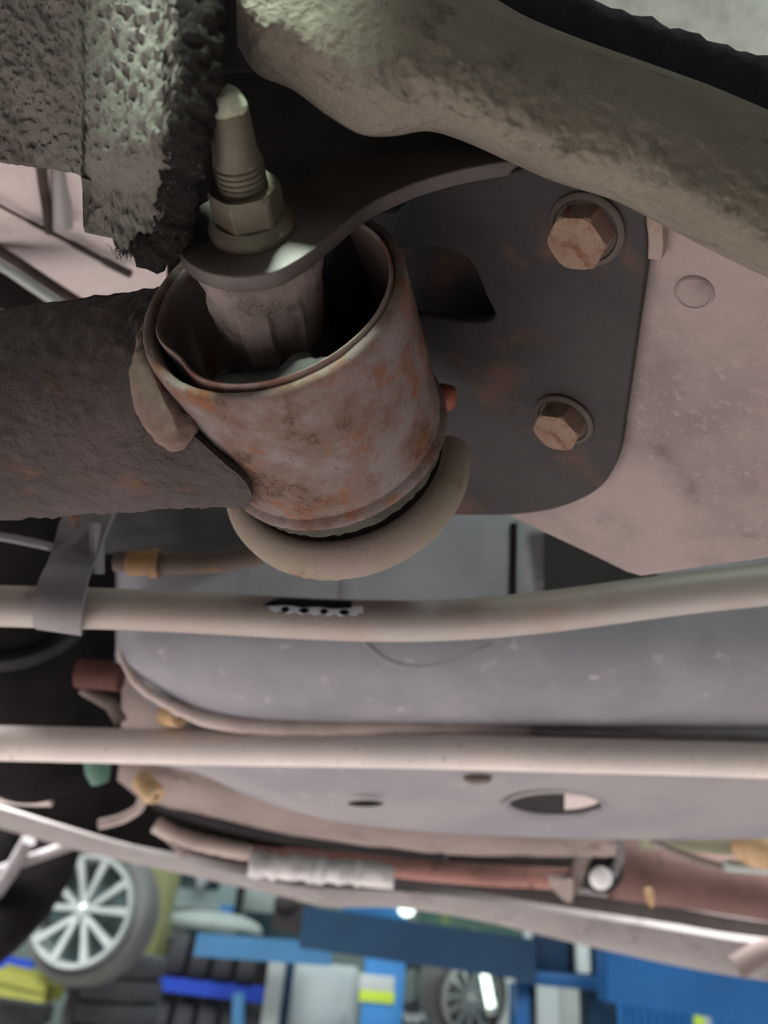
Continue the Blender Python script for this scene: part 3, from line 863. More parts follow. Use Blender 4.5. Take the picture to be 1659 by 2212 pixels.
# ================================================================== grey tank
tk = thing('fuel_tank', 'large grey plastic tank with a dusty flange behind the stabiliser bar', 'tank', C(900, 1450, 0.62))
xs = (250, 262, 300, 420, 620, 850, 1100, 1350, 1600, 1850)
def tank_rows():
    rows = []
    for y, d in ((1040, 0.640), (1140, 0.618), (1220, 0.604), (1290, 0.594), (1350, 0.588), (1400, 0.588), (1450, 0.596), (1500, 0.612), (1545, 0.640), (1575, 0.680), (1600, 0.73)):
        r = []
        for x in xs:
            e = sm(340, 250, x)
            yy = y - e * sm(1400, 1560, y) * 115 - sm(600, 300, x) * sm(1440, 1570, y) * 25
            r.append(C(x, yy, d + 0.05 * e * e))
        rows.append(r)
    return rows
build('tank_shell', gridsheet(tank_rows(), 0.004, (5, 6)), M_tank, tk, 70)
fp = [(262, 1400, .645), (275, 1440, .625), (300, 1478, .62), (345, 1510, .625), (400, 1536, .635), (470, 1556, .645), (560, 1566, .655), (700, 1570, .66), (850, 1572, .665), (1000, 1574, .67), (1150, 1578, .68)]
fpp = catmull([C(*p) for p in fp], 6)
build('flange', tube(fpp, [0.0040 + 0.0050 * sm(10, 45, i) + 0.0008 * noise.noise(p * 60) for i, p in enumerate(fpp)], 14, disp=(0.0012, 120)), M_tankedge, tk, 70, label='dust-caked pale flange of the tank')
build('skirt', gridsheet([[C(262, 1420, .68), C(300, 1490, .68), C(380, 1540, .69), C(500, 1566, .70), C(800, 1580, .72)], [C(262, 1500, .70), C(300, 1550, .71), C(380, 1590, .72), C(500, 1610, .73), C(800, 1610, .74)], [C(262, 1640, .74), C(300, 1640, .74), C(380, 1650, .75), C(500, 1650, .76), C(800, 1650, .77)]], 0.004), M_brown, tk, 60)
build('seam_rib', tube([C(740, 1180, .6085), C(739, 1240, .599), C(738, 1300, .590)], 0.0011, 8), M_clamp, tk, 60)
build('seam_rib', tube(catmull([C(x, y, d - 0.001) for x, y, d in ((770, 1370, .588), (800, 1400, .588), (840, 1428, .592), (900, 1440, .595), (980, 1428, .593), (1060, 1395, .588))], 5), 0.0010, 8), M_tray, tk, 60)
build('seam_groove', bar_between(C(1110, 1130, .617), C(1107, 1300, .590), Vector((.0024, 0, 0)), Vector((0, .0, .002))), M_void, tk, 0)
build('side_recess', gridsheet([[C(x, y, .60) for x, y in ((1178, 1080), (1260, 1080), (1420, 1080))], [C(x, y, .585) for x, y in ((1178, 1280), (1300, 1285), (1420, 1290))]], 0.004), M_dark, tk, 60)
sp_ = thing('beige_spacer', 'short beige spacer tube under the left end of the tank flange', 'spacer', C(375, 1545, .66))
build('spacer_tube', lathe([(0.003, -0.011), (0.0085, -0.011), (0.0092, -0.010), (0.0092, 0.010), (0.0085, 0.011), (0.003, 0.011)], C(372, 1546, .655), Vector((0.55, 0.1, 0.45)), 28), M_brass, sp_, 40)
build('spacer_bolt', ball(C(462, 1562, .66), 0.006, 0.004), M_clamp, sp_, 60)

# ================================================================== pale pipe and undertray
pp = thing('straight_pipe', 'pale straight pipe running across below the grey tank', 'pipe', C(830, 1615, .66))
pth = catmull([C(x, y, .66) for x, y in ((-900, 1590), (-400, 1600), (0, 1605), (300, 1612), (600, 1617), (900, 1622), (1200, 1630), (1500, 1638), (1850, 1650))], 6)
build('pipe', tube(pth, 0.0146, 28), M_pipe, pp, 80)
cg = []
for k in range(90):
    x = lerp(1150, 1720, k / 89)
    cg.append(C(x, 1580 + (x - 1150) * 0.032, 0.668))
build('corrugated_sleeve', tube(cg, [0.0036 if k % 2 else 0.0027 for k in range(90)], 10), M_clamp, pp, 20, label='fine corrugated grey sleeve')
tr = thing('undertray', 'grey plastic undertray with an oval hole below the straight pipe', 'undertray', C(1000, 1720, .75))
def tray():
    rows = []
    for f in (0, .12, .3, .5, .7, .88, 1.0):
        r = []
        for x, yt, yb in ((330, 1640, 1650), (430, 1640, 1672), (520, 1642, 1712), (620, 1645, 1748), (740, 1648, 1776), (900, 1650, 1795), (1080, 1655, 1806), (1260, 1660, 1812), (1460, 1668, 1814), (1660, 1675, 1812), (1850, 1680, 1808)):
            r.append(C(x, lerp(yt, yb, f), lerp(.672, .86, f ** 1.1) - .01 * math.sin(PI * f)))
        rows.append(r)
    return rows
T_ = tray()
tv, tf = gridsheet(T_, 0.004, (12, 14))
def in_hole(f):
    c_ = sum((tv[k] for k in f), Vector()) / len(f)
    x_ = CX + F * c_.x / -c_.z; y_ = CY - F * c_.y / -c_.z
    return ((x_ - 1200) / 106) ** 2 + ((y_ - 1737) / 29) ** 2 < 1
tf = [f for f in tf if not in_hole(f)]
build('tray_sheet', (tv, tf), M_tray, tr, 60)
def tray_pt(x, y, lift=0.004):
    yt, yb = 1658, 1810
    f = (y - yt) / (yb - yt)
    return C(x, y, lerp(.672, .86, max(f, 0) ** 1.1) - .01 * math.sin(PI * f) - lift)
hl = []
for k in range(40):
    t = 2 * PI * k / 40
    hl.append((1200 + 112 * math.cos(t), 1737 + 31 * math.sin(t)))
R0 = [tray_pt(x, y, 0.002) for x, y in hl]
cen = tray_pt(1200, 1737, 0)
dn = Vector((0.02, 0.86, 0.0))
UPC = Vector((0.095, 0.865, 0.494))
R1 = [cen + (p - cen) * 1.02 - UPC * 0.004 for p in R0]
R2 = [cen + (p - cen) * 0.93 - UPC * 0.004 for p in R0]
R3 = [cen + (p - cen) * 0.90 + UPC * 0.030 for p in R0]
build('hole_rim', rings([R0, R1, R2, [cen + (p - cen) * 0.92 + UPC * 0.004 for p in R0]], True, False), M_tray, tr, 60)
build('recess', rings([[cen + (p - cen) * 0.925 + UPC * 0.003 for p in R0], R3, [cen + UPC * 0.030 + (p - cen) * 0.02 for p in R0]], True, False), M_dark, tr, 60, label='dark hollow behind the oval hole')  # dark cup colours in the shaded side of the hollow
lt = [cen + (p - cen) * 0.86 + UPC * 0.010 for p in R0]
lt = [*lt[31:40], *lt[0:10]]
build('lit_recess', rings([lt, [p + UPC * 0.015 for p in lt]]), M_pan, tr, 40, label='pale plate painted as the lit side inside the oval hole')  # lit side of the hollow put in as a pale plate
build('push_clip', ball(tray_pt(1032, 1684, 0.004), 0.013, 0.004, 0.006, disp=(0.3, 200)), M_brown, tr, 60)
build('drain_slot', ball(tray_pt(790, 1736, 0.001), 0.018, 0.003, 0.003), M_dark, tr, 60)

# brown crossmember below the tray
b2 = thing('rear_crossmember', 'brownish pressed crossmember below the undertray', 'crossmember', C(700, 1770, .95))
rows = []
for f, dz in ((0, -.02), (.25, 0), (.5, .005), (.75, .02), (.92, .05), (1, .08)):
    r = []
    for x, yt, yb in ((255, 1630, 1690), (290, 1630, 1715), (350, 1630, 1742), (450, 1640, 1772), (600, 1670, 1805), (800, 1740, 1832), (1000, 1770, 1850), (1200, 1780, 1852), (1330, 1790, 1850)):
        r.append(C(x, lerp(yt, yb, f), .93 + dz))
    rows.append(r)
build('beam', gridsheet(rows, 0.01, (4, 5), disp=(0.003, 14)), M_brown, b2, 60)
build('lower_channel', gridsheet([[C(x, y + o, .99) for x, y in ((330, 1738), (450, 1776), (580, 1806), (720, 1826), (850, 1842), (960, 1852))] for o in (-10, 10)], 0.02), M_dark, b2, 60)
s2 = thing('small_spacer', 'short beige stud on the left end of the brown crossmember', 'spacer', C(325, 1700, .92))
build('stud', lathe([(0.004, -0.02), (0.011, -0.018), (0.013, 0.012), (0.010, 0.018), (0.003, 0.018)], C(320, 1702, .91), Vector((0.6, -0.3, 0.5)), 20), M_brass, s2, 50)
# cable with branch
cb = thing('wire_cable', 'pale cable with a branching clip in the dark lower left', 'cable', C(280, 1770, .93))
build('cable', tube(catmull([C(x, y, .92) for x, y in ((310, 1720), (300, 1745), (270, 1765), (240, 1775), (215, 1780))], 6), 0.006, 12), M_tankedge, cb, 60)
build('branch', tube(catmull([C(x, y, 1.0) for x, y in ((335, 1780), (380, 1805), (440, 1822), (540, 1842))], 6), [0.010, 0.011] * 9 + [0.009], 12), M_tankedge, cb, 20)
build('branch', tube(catmull([C(x, y, 1.0) for x, y in ((345, 1785), (380, 1815), (405, 1845))], 5), 0.009, 12), M_brown, cb, 60)
# lower left dark frame + pale bits
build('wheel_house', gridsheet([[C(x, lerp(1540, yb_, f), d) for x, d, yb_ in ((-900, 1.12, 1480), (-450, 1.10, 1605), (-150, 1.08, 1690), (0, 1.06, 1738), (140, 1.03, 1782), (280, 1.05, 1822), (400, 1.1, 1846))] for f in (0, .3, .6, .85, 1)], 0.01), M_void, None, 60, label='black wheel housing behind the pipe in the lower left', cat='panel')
build('floor_underside', gridsheet([[C(x, lerp(yt_, yb_, f), 1.66) for x, yt_, yb_ in ((200, 1730, 1800), (450, 1750, 1872), (700, 1790, 1926), (1000, 1840, 1946), (1320, 1850, 1990), (1800, 1830, 2050))] for f in (0, .5, 1)], 0.01), M_panrib, None, 60, label='dark underside strip between the exhaust and the sill', cat='panel')
gc = thing('green_plug', 'small grey-green plastic plug hanging below the pale pipe', 'plug', C(212, 1670, .80))
build('plug_body', tube([C(205, 1630, .80), C(212, 1665, .80), C(216, 1690, .80)], [0.012, 0.013, 0.009], 16), M_green, gc, 60)
pb2 = thing('pale_brackets', 'pale angular bracket at the lower left edge below the pipe', 'bracket', C(50, 1710, .9))
build('bracket_face', gridsheet([[C(-120, 1690, .90), C(20, 1694, .90), C(76, 1692, .90)], [C(-120, 1725, .92), C(40, 1740, .92), C(112, 1742, .92)]], 0.006), M_pan, pb2, 40)
build('bracket_strut', tube([C(-40, 1740, .88), C(10, 1690, .88), C(62, 1630, .88)], 0.009, 14), M_brass, pb2, 60)
build('bracket_strut', tube([C(40, 1700, .89), C(58, 1672, .89), C(72, 1650, .89)], 0.007, 12), M_hose, pb2, 60)
build('door_edge', gridsheet([[C(-150, y0, .82), C(-20, y0, .82), C(x1, y0, .82)] for y0, x1 in ((1480, 0), (1530, 12), (1580, 24))], 0.01), M_lgrey, None, 40, label='light grey panel sliver at the left edge above the pipe', cat='panel')

# ================================================================== exhaust group
ex = thing('exhaust_pipe', 'pinkish red-brown exhaust pipe running under the crossmember', 'exhaust', C(880, 1860, 1.1))
build('pipe', tube(catmull([C(x, y, 1.12) for x, y in ((500, 1838), (620, 1850), (780, 1864), (940, 1882), (1100, 1893), (1240, 1898))], 8), [0.010] * 8 + [0.013] * 8 + [0.0145] * 25, 20), M_exh, ex, 60)
build('bracket_tab', gridsheet([[C(x, y, 1.09) for x, y in ((1185, 1900), (1210, 1900), (1238, 1898))], [C(x, y, 1.09) for x, y in ((1198, 1925), (1220, 1930), (1238, 1925))], [C(x, y, 1.09) for x, y in ((1218, 1945), (1228, 1950), (1236, 1946))]], 0.012), M_tankedge, ex, 60)
bl = thing('flex_bellows', 'dark ribbed flexible bellows above the exhaust pipe', 'bellows', C(1150, 1858, 1.15))
bpts = [C(lerp(960, 1270, k / 60), lerp(1842, 1862, k / 60), 1.15) for k in range(61)]
build('bellows', tube(bpts, [0.018 if k % 2 else 0.0135 for k in range(61)], 18), M_clamp, bl, 20)
fo = thing('foil_sleeve', 'crumpled silver foil sleeve on a thin pipe at bottom centre', 'sleeve', C(700, 1878, 1.14))
fpts = [C(lerp(540, 850, k / 24), lerp(1868, 1893, k / 24), 1.08) for k in range(25)]
build('foil', tube(fpts, [0.0165 + 0.0022 * random.uniform(-1, 1) for k in range(25)], 18, disp=(0.003, 60)), M_foil, fo, 30)
build('inner_pipe', tube([C(840, 1888, 1.14), C(950, 1902, 1.14)], 0.008, 14), M_dark, fo, 60)
mt = thing('pipe_mount', 'dark ring mount with a bright round bolt head between the two exhaust sections', 'mount', C(1295, 1890, 1.1))
build('ring', lathe([(0.012, -0.012), (0.030, -0.012), (0.034, 0.0), (0.030, 0.012), (0.012, 0.012)], C(1296, 1878, 1.12), Vector((0.1, -0.1, 1)), 32), M_dark, mt, 50)
build('bolt_head', ball(C(1298, 1897, 1.09), 0.0165, 0.0165, 0.009), mat('bright_bolt', '#eeeeee', None, None, rough=0.4), mt, 60)
build('hanger', tube(catmull([C(x, y, 1.1) for x, y in ((1235, 1925), (1250, 1880), (1262, 1850), (1290, 1815))], 6), 0.010, 12), M_brown, mt, 60)
build('hanger', tube(catmull([C(x, y, 1.1) for x, y in ((1335, 1815), (1338, 1850), (1322, 1890))], 6), 0.007, 12), M_clamp, mt, 60)
mf = thing('muffler_pipe', 'wide reddish-brown muffler pipe at the right below the undertray', 'muffler', C(1500, 1900, 1.2))
build('body', tube(catmull([C(x, y, 1.2) for x, y in ((1318, 1872), (1400, 1884), (1520, 1900), (1660, 1922), (1850, 1950))], 6), 0.045, 28), mat('muffler_rust', '#7d605b', '#6d524d', '#5a4540', 12, 30, rough=0.8), mf, 60)
build('weld_clip', tube([C(1400, 1920, 1.14), C(1405, 1940, 1.14), C(1408, 1958, 1.14)], [0.006, 0.006, 0.003], 12), M_brass, mf, 60)
hs = thing('heat_shield', 'olive-grey heat shield with a beige round end at the right edge', 'heat shield', C(1550, 1840, 1.1))
build('shield', gridsheet([[C(x, y + o, 1.12 + o * .0006) for x, y in ((1380, 1806), (1460, 1812), (1560, 1822), (1700, 1836))] for o in (-20, 4, 26)], 0.008), M_olive, hs, 50)
build('round_end', ball(C(1650, 1828, 1.08), 0.045, 0.03, 0.03), M_brass, hs, 60)
build('edge_strip', tube([C(1565, 1868, 1.1), C(1620, 1873, 1.1), C(1720, 1880, 1.1)], 0.008, 12), M_wht, hs, 60)
build('edge_strip', tube(catmull([C(x, y, 1.11) for x, y in ((1410, 1815), (1460, 1840), (1540, 1868), (1600, 1880))], 5), 0.006, 10), M_brown, hs, 60)

# ================================================================== sill of the lifted car
sl_ = thing('car_sill', 'greyish sill flange of the lifted car running diagonally across the bottom', 'car sill', C(700, 1930, 1.5))
def band(pts, name, m, d0, th=0.02):
    up_ = catmull([C(x, y, d0) for x, y, h in pts], 6)
    dn_ = catmull([C(x, y + h, d0 + 0.05) for x, y, h in pts], 6)
    mid = [a.lerp(b, .5) + Vector((0, 0, 0.02)) for a, b in zip(up_, dn_)]
    return build(name, sheet([up_, mid, dn_], th), m, sl_, 50)
band([(-900, 1500, 40), (-450, 1620, 40), (-150, 1705, 40), (0, 1745, 44), (130, 1785, 42), (240, 1818, 36), (360, 1850, 30), (520, 1888, 28), (640, 1915, 28), (700, 1928, 26)], 'sill_flange', M_sill, 1.5)
band([(640, 1912, 34), (720, 1920, 40), (850, 1925, 36), (1000, 1938, 44), (1150, 1962, 54), (1300, 1985, 66), (1450, 2008, 76), (1580, 2030, 78), (1700, 2044, 80), (1850, 2060, 80)], 'sill_flange', M_sill, 1.5)
band([(560, 1885, 40), (700, 1892, 44), (860, 1898, 44), (1000, 1905, 60), (1200, 1925, 60), (1400, 1950, 66), (1600, 1985, 70), (1800, 2010, 70)], 'floor_edge', mat('floor_edge_grey', '#6d6563', '#5c5553', None, 6, rough=0.8), 1.58)
band([(230, 1770, 60), (330, 1790, 60), (450, 1820, 64), (560, 1850, 70), (680, 1890, 40)], 'floor_edge', M_panrib, 1.6)
build('jack_pad', tube([C(1590, 2090, 1.42), C(1640, 2060, 1.42), C(1720, 2035, 1.42)], 0.02, 14), M_brown, sl_, 60)
build('brace_bar', tube([C(-60, 1902, 1.7), C(60, 1858, 1.7), C(190, 1812, 1.7)], 0.012, 14), M_clamp, None, 60, label='thin grey brace bar at the lower left edge', cat='bar')
build('brace_bar', tube([C(-10, 1930, 1.68), C(25, 1880, 1.68), C(62, 1815, 1.68)], 0.016, 14), M_clamp, None, 60, label='short steep grey brace at the left edge of the picture', cat='bar')
# tyre of the lifted car at the lower left edge
def ring_thing_tyre(c, axis, ro, ri, wdt, seg=48):
    h = wdt / 2
    prof_ = [(ri, -h * .8), (ri * 1.02, -h * .95), (lerp(ri, ro, .5), -h * 1.05), (ro * .96, -h * .9), (ro, -h * .6), (ro, h * .6), (ro * .96, h * .9), (lerp(ri, ro, .5), h * 1.05), (ri * 1.02, h * .95), (ri, h * .8), (ri, -h * .8)]
    a = axis.normalized(); u = a.orthogonal().normalized(); v = a.cross(u)
    R = [[c + a * s + (u * math.cos(2 * PI * j / seg) + v * math.sin(2 * PI * j / seg)) * r for j in range(seg)] for r, s in prof_]
    return rings(R, True, False)
def rimset(parent, c, axis, r, m_sp, m_back, nsp=10, wd=0.10):
    a = axis.normalized()
    u = a.cross(Vector((0, 0, 1))).normalized(); v = u.cross(a)
    R = [[c + a * s + (u * math.cos(2 * PI * j / 48) + v * math.sin(2 * PI * j / 48)) * q for j in range(48)] for q, s in ((r * .92, -wd), (r * .92, wd * .4), (r * .97, wd * .62), (r * 1.02, wd * .62), (r * 1.03, wd * .3), (r * 1.03, -wd), (r * .92, -wd))]
    build('rim', rings(R, True, False), m_sp, parent, 40, 'world')
    disc = [c - a * wd * .5 + (u * math.cos(2 * PI * j / 40) + v * math.sin(2 * PI * j / 40)) * r * .93 for j in range(40)]
    disc2 = [p - a * 0.01 for p in disc]
    build('brake_disc', rings([disc, disc2]), m_back, parent, 0, 'world')
    for k in range(nsp):
        base = 2 * PI * (k // 2) / (nsp / 2) + (0.19 if k % 2 else -0.19) + 0.3
        inn = base - (0.12 if k % 2 else -0.12)
        d0 = u * math.cos(inn) + v * math.sin(inn)
        d1 = u * math.cos(base + (0.1 if k % 2 else -0.1)) + v * math.sin(base + (0.1 if k % 2 else -0.1))
        t_ = (d1.cross(a)).normalized()
        p0 = c + d0 * r * .12 + a * wd * .30; p1 = c + d1 * r * .95 + a * wd * .5
        RR = [[p + t_ * hw + a * .012, p - t_ * hw + a * .012, p - t_ * hw - a * .02, p + t_ * hw - a * .02] for p, hw in ((p0, r * .05), (p0.lerp(p1, .5), r * .055), (p1, r * .075))]
        build('spoke', rings(RR), m_sp, parent, 0, 'world')
    build('hub_cap', ball(c + a * wd * .33, r * .15, r * .15, .03, axis=a), m_sp, parent, 60, 'world')
tc_ = WY(-150, 1800, 1.95)
ct = thing('car_tyre', 'black tyre of the lifted car at the lower left edge', 'tyre', tc_, space='world')
build('tyre_carcass', ring_thing_tyre(tc_, Vector((0.35, -0.9, 0.1)), 0.33, 0.2, 0.2), M_void, ct, 40, 'world')
build('wheel_disc', ball(tc_, 0.205, 0.205, 0.05, axis=Vector((0.35, -0.9, 0.1))), M_dark, ct, 60, 'world')

# ================================================================== workshop background
UPW = Vector((0, 0, 1))
def shop_box(name, px0, px1, pyt, pyb, y, depth, m, label, cat, group=None, bev=0.01, parent=None, kind=None):
    a = WY((px0 + px1) / 2, pyb, y); b = WY((px0 + px1) / 2, pyt, y)
    k = MPP(y, px0, (pyt + pyb) / 2)
    hw = (px1 - px0) / 2 * k
    xm = (a.x + b.x) / 2
    return build(name, box((xm - hw, y, a.z), (xm + hw, y + depth, b.z), bev), m, parent, 30, 'world', label=label, cat=cat, group=group, kind=kind)
# alloy wheel standing on the tyre stack
y0 = 3.9
wc = WY(186, 1968, y0)
k0 = MPP(y0, 186, 1968)
wt = thing('alloy_wheel', 'silver multi-spoke alloy wheel with grey tyre in front of the tyre stack at lower left', 'wheel', wc, space='world')
wax = ((CAM - wc).normalized() + Vector((-0.40, 0, 0.05))).normalized()
build('tyre', ring_thing_tyre(wc - wax * 0.09, wax, 138 * k0, 108 * k0, 0.20), M_tyre2, wt, 40, 'world')
rimset(wt, wc, wax, 106 * k0, M_alloy, M_alloyd, 10)
build('stand', tube([wc - Vector((0, -0.12, 0.30)), Vector((wc.x, wc.y + 0.12, 0))], 0.025, 10), M_dark, wt, 60, 'world')
# stacked tyres lying flat
def lying(px, py, y, rpx, hpx, m, label):
    c = WY(px, py, y + rpx * MPP(y))
    k = MPP(y, px, py)
    t = build('stacked_tyre', ring_thing_tyre(c, UPW, rpx * k, rpx * k * .58, hpx * k), m, None, 40, 'world', label=label, cat='tyre', group='tyres in the stacks')
    return t
for px, py, rp, hp, lab in ((258, 2082, 106, 50, 'topmost lying tyre of the stack under the alloy wheel'), (248, 2133, 106, 47, 'second lying tyre from the top of the stack under the alloy wheel'), (240, 2184, 104, 47, 'third lying tyre from the top of the stack under the alloy wheel'), (232, 2236, 102, 47, 'lowest visible lying tyre of the stack under the alloy wheel')):
    lying(px, py, 4.35, rp, hp * .88, M_tyre, lab)
for px, py, lab in ((30, 2184, 'upper lying tyre of the stack in the bottom left corner'), (22, 2240, 'lower lying tyre of the stack in the bottom left corner')):
    lying(px, py, 4.2, 84, 42, M_tyre, lab)
# yellow tray and blue rail at the left
yt = thing('yellow_tray', 'yellow-green plastic tray on the corner tyre stack', 'tray', WY(70, 2140, 4.1), space='world')
a_ = WY(-20, 2125, 4.1); b_ = WY(118, 2146, 4.1)
build('tray_floor', bar_between(a_, b_, Vector((0, 0.12, 0)), Vector((0, 0, 0.03))), M_yel, yt, 0, 'world')
build('tray_lip', bar_between(a_ + Vector((0, -.12, .05)), b_ + Vector((0, -.12, .03)), Vector((0, 0.01, 0)), Vector((0, 0, 0.025))), M_yel, yt, 0, 'world')
build('tray_lip', bar_between(a_ + Vector((0, .12, .05)), b_ + Vector((0, .12, .03)), Vector((0, 0.01, 0)), Vector((0, 0, 0.025))), M_yel, yt, 0, 'world')
# tyre rack
rk = thing('tyre_rack', 'blue steel tyre rack with a royal blue shelf rail', 'rack', WY(460, 2150, 5.3), space='world')
def rackbar(p, q, m, hw=0.02, hh=0.03, name='rail', y=5.2):
    build(name, bar_between(WY(p[0], p[1], y), WY(q[0], q[1], y), Vector((0, hw, 0)), Vector((0, 0, hh))), m, rk, 0, 'world')
rackbar((345, 2124), (572, 2152), M_royal, .02, .035)
rackbar((345, 2112), (572, 2140), M_royal, .02, .02, y=5.75)
rackbar((330, 2268), (572, 2291), M_royal, .02, .035)
rackbar((-60, 2066), (70, 2088), M_royal, .02, .03)
a_ = WY(340, 2020, 6.15); b_ = WY(600, 2330, 6.15)
build('back_panel', box((a_.x, 6.15, b_.z), (b_.x + .1, 6.18, a_.z)), M_dark, rk, 0, 'world')
shop_box('post', 566, 604, 2050, 2330, 5.15, .06, M_lgrey, None, None, parent=rk)
shop_box('post', 604, 624, 2060, 2330, 5.2, .06, M_navy, None, None, parent=rk)
def standing(px, py, y, rpx, wpx, label, group):
    k = MPP(y, px, py)
    c = WY(px, py, y + rpx * k)
    build('racked_tyre', ring_thing_tyre(c, Vector((1, 0.12, -0.05)), rpx * k, rpx * k * .6, wpx * k, 36), M_tyre, None, 40, 'world', label=label, cat='tyre', group=group)
names = ['first', 'second', 'third', 'fourth', 'fifth']
for i, px in enumerate((383, 433, 483, 533)):
    standing(px, 2070 + (px - 383) * .11, 5.2, 52, 40, f'{names[i]} tyre from the left on the upper rack shelf', 'tyres on the upper rack shelf')
for i, px in enumerate((345, 395, 445, 495, 545)):
    standing(px, 2204 + (px - 345) * .11, 5.2, 50, 40, f'{names[i]} tyre from the left on the lower rack shelf', 'tyres on the lower rack shelf')
build('hydraulic_stub', tube([WY(516, 2145, 5.0), WY(514, 2212, 5.0), WY(512, 2260, 5.0)], 0.035, 14), M_bluel, None, 40, 'world', label='short light blue upright stub in front of the rack shelf', cat='post')
# light blue beam
lb = WY(425, 2040, 4.9); lb2 = WY(718, 2062, 4.9)
build('blue_beam', bar_between(lb, lb2, Vector((0, .05, 0)), Vector((0, 0, .055))), M_bluel, None, 0, 'world', label='light blue horizontal beam above the tyre rack', cat='beam')
# white cabinet
cbt = thing('white_cabinet', 'white enamel cabinet beside the blue lift post', 'cabinet', WY(690, 2212, 5.4), space='world')
shop_box('body', 616, 764, 2084, 2420, 5.4, .5, M_wht, None, None, parent=cbt, bev=.02)
shop_box('door', 628, 752, 2100, 2400, 5.38, .02, M_wht, None, None, parent=cbt, bev=.006)
shop_box('handle', 738, 744, 2190, 2240, 5.35, .03, M_lgrey, None, None, parent=cbt, bev=.004)
# lift post with sticker
lpst = thing('lift_post', 'light blue lift post with a white and lime sticker', 'lift post', WY(812, 2212, 4.8), space='world')
shop_box('column', 768, 862, 2036, 2700, 4.8, .3, M_skyblue, None, None, parent=lpst, bev=.015)
shop_box('sticker', 776, 852, 2106, 2140, 4.79, .008, M_wht, None, None, parent=lpst, bev=.001, kind=None)
shop_box('sticker', 776, 852, 2140, 2166, 4.79, .008, M_lime, None, None, parent=lpst, bev=.001)
# navy lift arm
ar = thing('hoist_beam', 'dark navy hoist beam slanting across the middle of the workshop', 'hoist beam', WY(880, 2020, 4.2), space='world')
p0 = WY(652, 2002, 4.2); p1 = WY(1150, 2074, 4.25)
build('arm_beam', bar_between(p0, p1, Vector((0, .07, 0)), Vector((0, 0, .088))), M_navy, ar, 0, 'world')
build('arm_tip', bar_between(WY(592, 1972, 4.25), WY(656, 1985, 4.2), Vector((0, .05, 0)), Vector((0, 0, .07))), M_dark, ar, 0, 'world')
build('arm_pad', lathe([(0.001, -0.02), (0.06, -0.02), (0.07, 0.0), (0.06, 0.03), (0.001, 0.03)], WY(622, 1955, 4.2), UPW, 24), M_dark, ar, 40, 'world')
# tyre with white lettering
lt_c = WY(884, 2130, 5.6); kk = MPP(5.6)
lt_ = thing('lettered_tyre', 'black tyre with white sidewall lettering beside the lift post', 'tyre', lt_c, space='world')
lax = Vector((0.15, -0.98, -0.1)).normalized()
build('carcass', ring_thing_tyre(lt_c, lax, 70 * kk, 36 * kk, 0.22), M_tyre, lt_, 40, 'world')
lu = lax.cross(UPW).normalized(); lv = lu.cross(lax)
for i, dg in enumerate((222, 240, 258, 276, 294)):
    q = math.radians(dg)
    pc = lt_c + (lu * math.cos(q) + lv * math.sin(q)) * 52 * kk + lax * 0.118
    tt = (lu * -math.sin(q) + lv * math.cos(q)); rr = (lu * math.cos(q) + lv * math.sin(q))
    build('letter', rings([[pc + tt * (7 * kk) * math.cos(z) + rr * 9 * kk * math.sin(z) + lax * s for z in [2 * PI * n / 12 for n in range(12)]] for s in (-.006, .004)]), M_wht, lt_, 0, 'world')
# second wheel
w2c = WY(1012, 2150, 4.6); k2 = MPP(4.6)
w2 = thing('spoked_wheel', 'dusty wheel with thin spokes and grey tyre at bottom centre right', 'wheel', w2c, space='world')
wax2 = Vector((0.30, -0.94, -0.2)).normalized()
build('tyre', ring_thing_tyre(w2c - wax2 * 0.08, wax2, 92 * k2, 66 * k2, 0.2), M_tyre2, w2, 40, 'world')
rimset(w2, w2c, wax2, 65 * k2, M_alloy, M_lgrey, 12)
# bright tube lamp standing by the wheel and white panel
tb = thing('standing_tube_lamp', 'upright lit tube lamp in front of the spoked wheel', 'lamp', WY(1055, 2180, 4.4), space='world')
build('tube', tube([WY(1047, 2104, 4.4), WY(1061, 2176, 4.4)], 0.022, 12), M_tube, tb, 60, 'world')
build('tube_socket', tube([WY(1061, 2176, 4.4), WY(1064, 2192, 4.4)], 0.024, 12), M_wht, tb, 60, 'world')
build('lamp_stand', tube([WY(1064, 2192, 4.4), Vector((WY(1064, 2192, 4.4).x, 4.4, 0))], 0.015, 10), M_dark, tb, 60, 'world')
shop_box('white_board', 1074, 1118, 2105, 2400, 5.0, .05, M_wht, 'white board leaning behind the spoked wheel', 'board')
# centre post cluster
pc_ = thing('lift_column', 'navy lift column with two white vertical tubes and a blue base', 'lift column', WY(1210, 2212, 4.3), space='world')
shop_box('column', 1146, 1230, 1960, 2112, 4.3, .25, M_navy, None, None, parent=pc_)
shop_box('column', 1272, 1306, 1960, 2112, 4.35, .2, M_navy, None, None, parent=pc_)
shop_box('white_tube', 1134, 1150, 1960, 2096, 4.22, .05, M_wht, None, None, parent=pc_)
shop_box('white_tube', 1246, 1274, 1960, 2104, 4.22, .06, M_wht, None, None, parent=pc_)
shop_box('shadow_gap', 1228, 1248, 1960, 2110, 4.33, .05, M_dark, None, None, parent=pc_)
shop_box('cross_plate', 1128, 1310, 2104, 2134, 4.2, .2, M_blue, None, None, parent=pc_)
shop_box('leg', 1116, 1148, 2126, 2600, 4.25, .2, M_blue, None, None, parent=pc_)
shop_box('leg', 1148, 1162, 2126, 2600, 4.3, .2, M_dark, None, None, parent=pc_)
shop_box('leg', 1282, 1345, 2126, 2600, 4.25, .2, M_navy, None, None, parent=pc_)
gl_ = thing('grey_locker', 'grey locker with a white door edge between the lift legs', 'locker', WY(1215, 2212, 5.2), space='world')
shop_box('body', 1160, 1275, 2118, 2500, 5.2, .4, M_lgrey, None, None, parent=gl_)
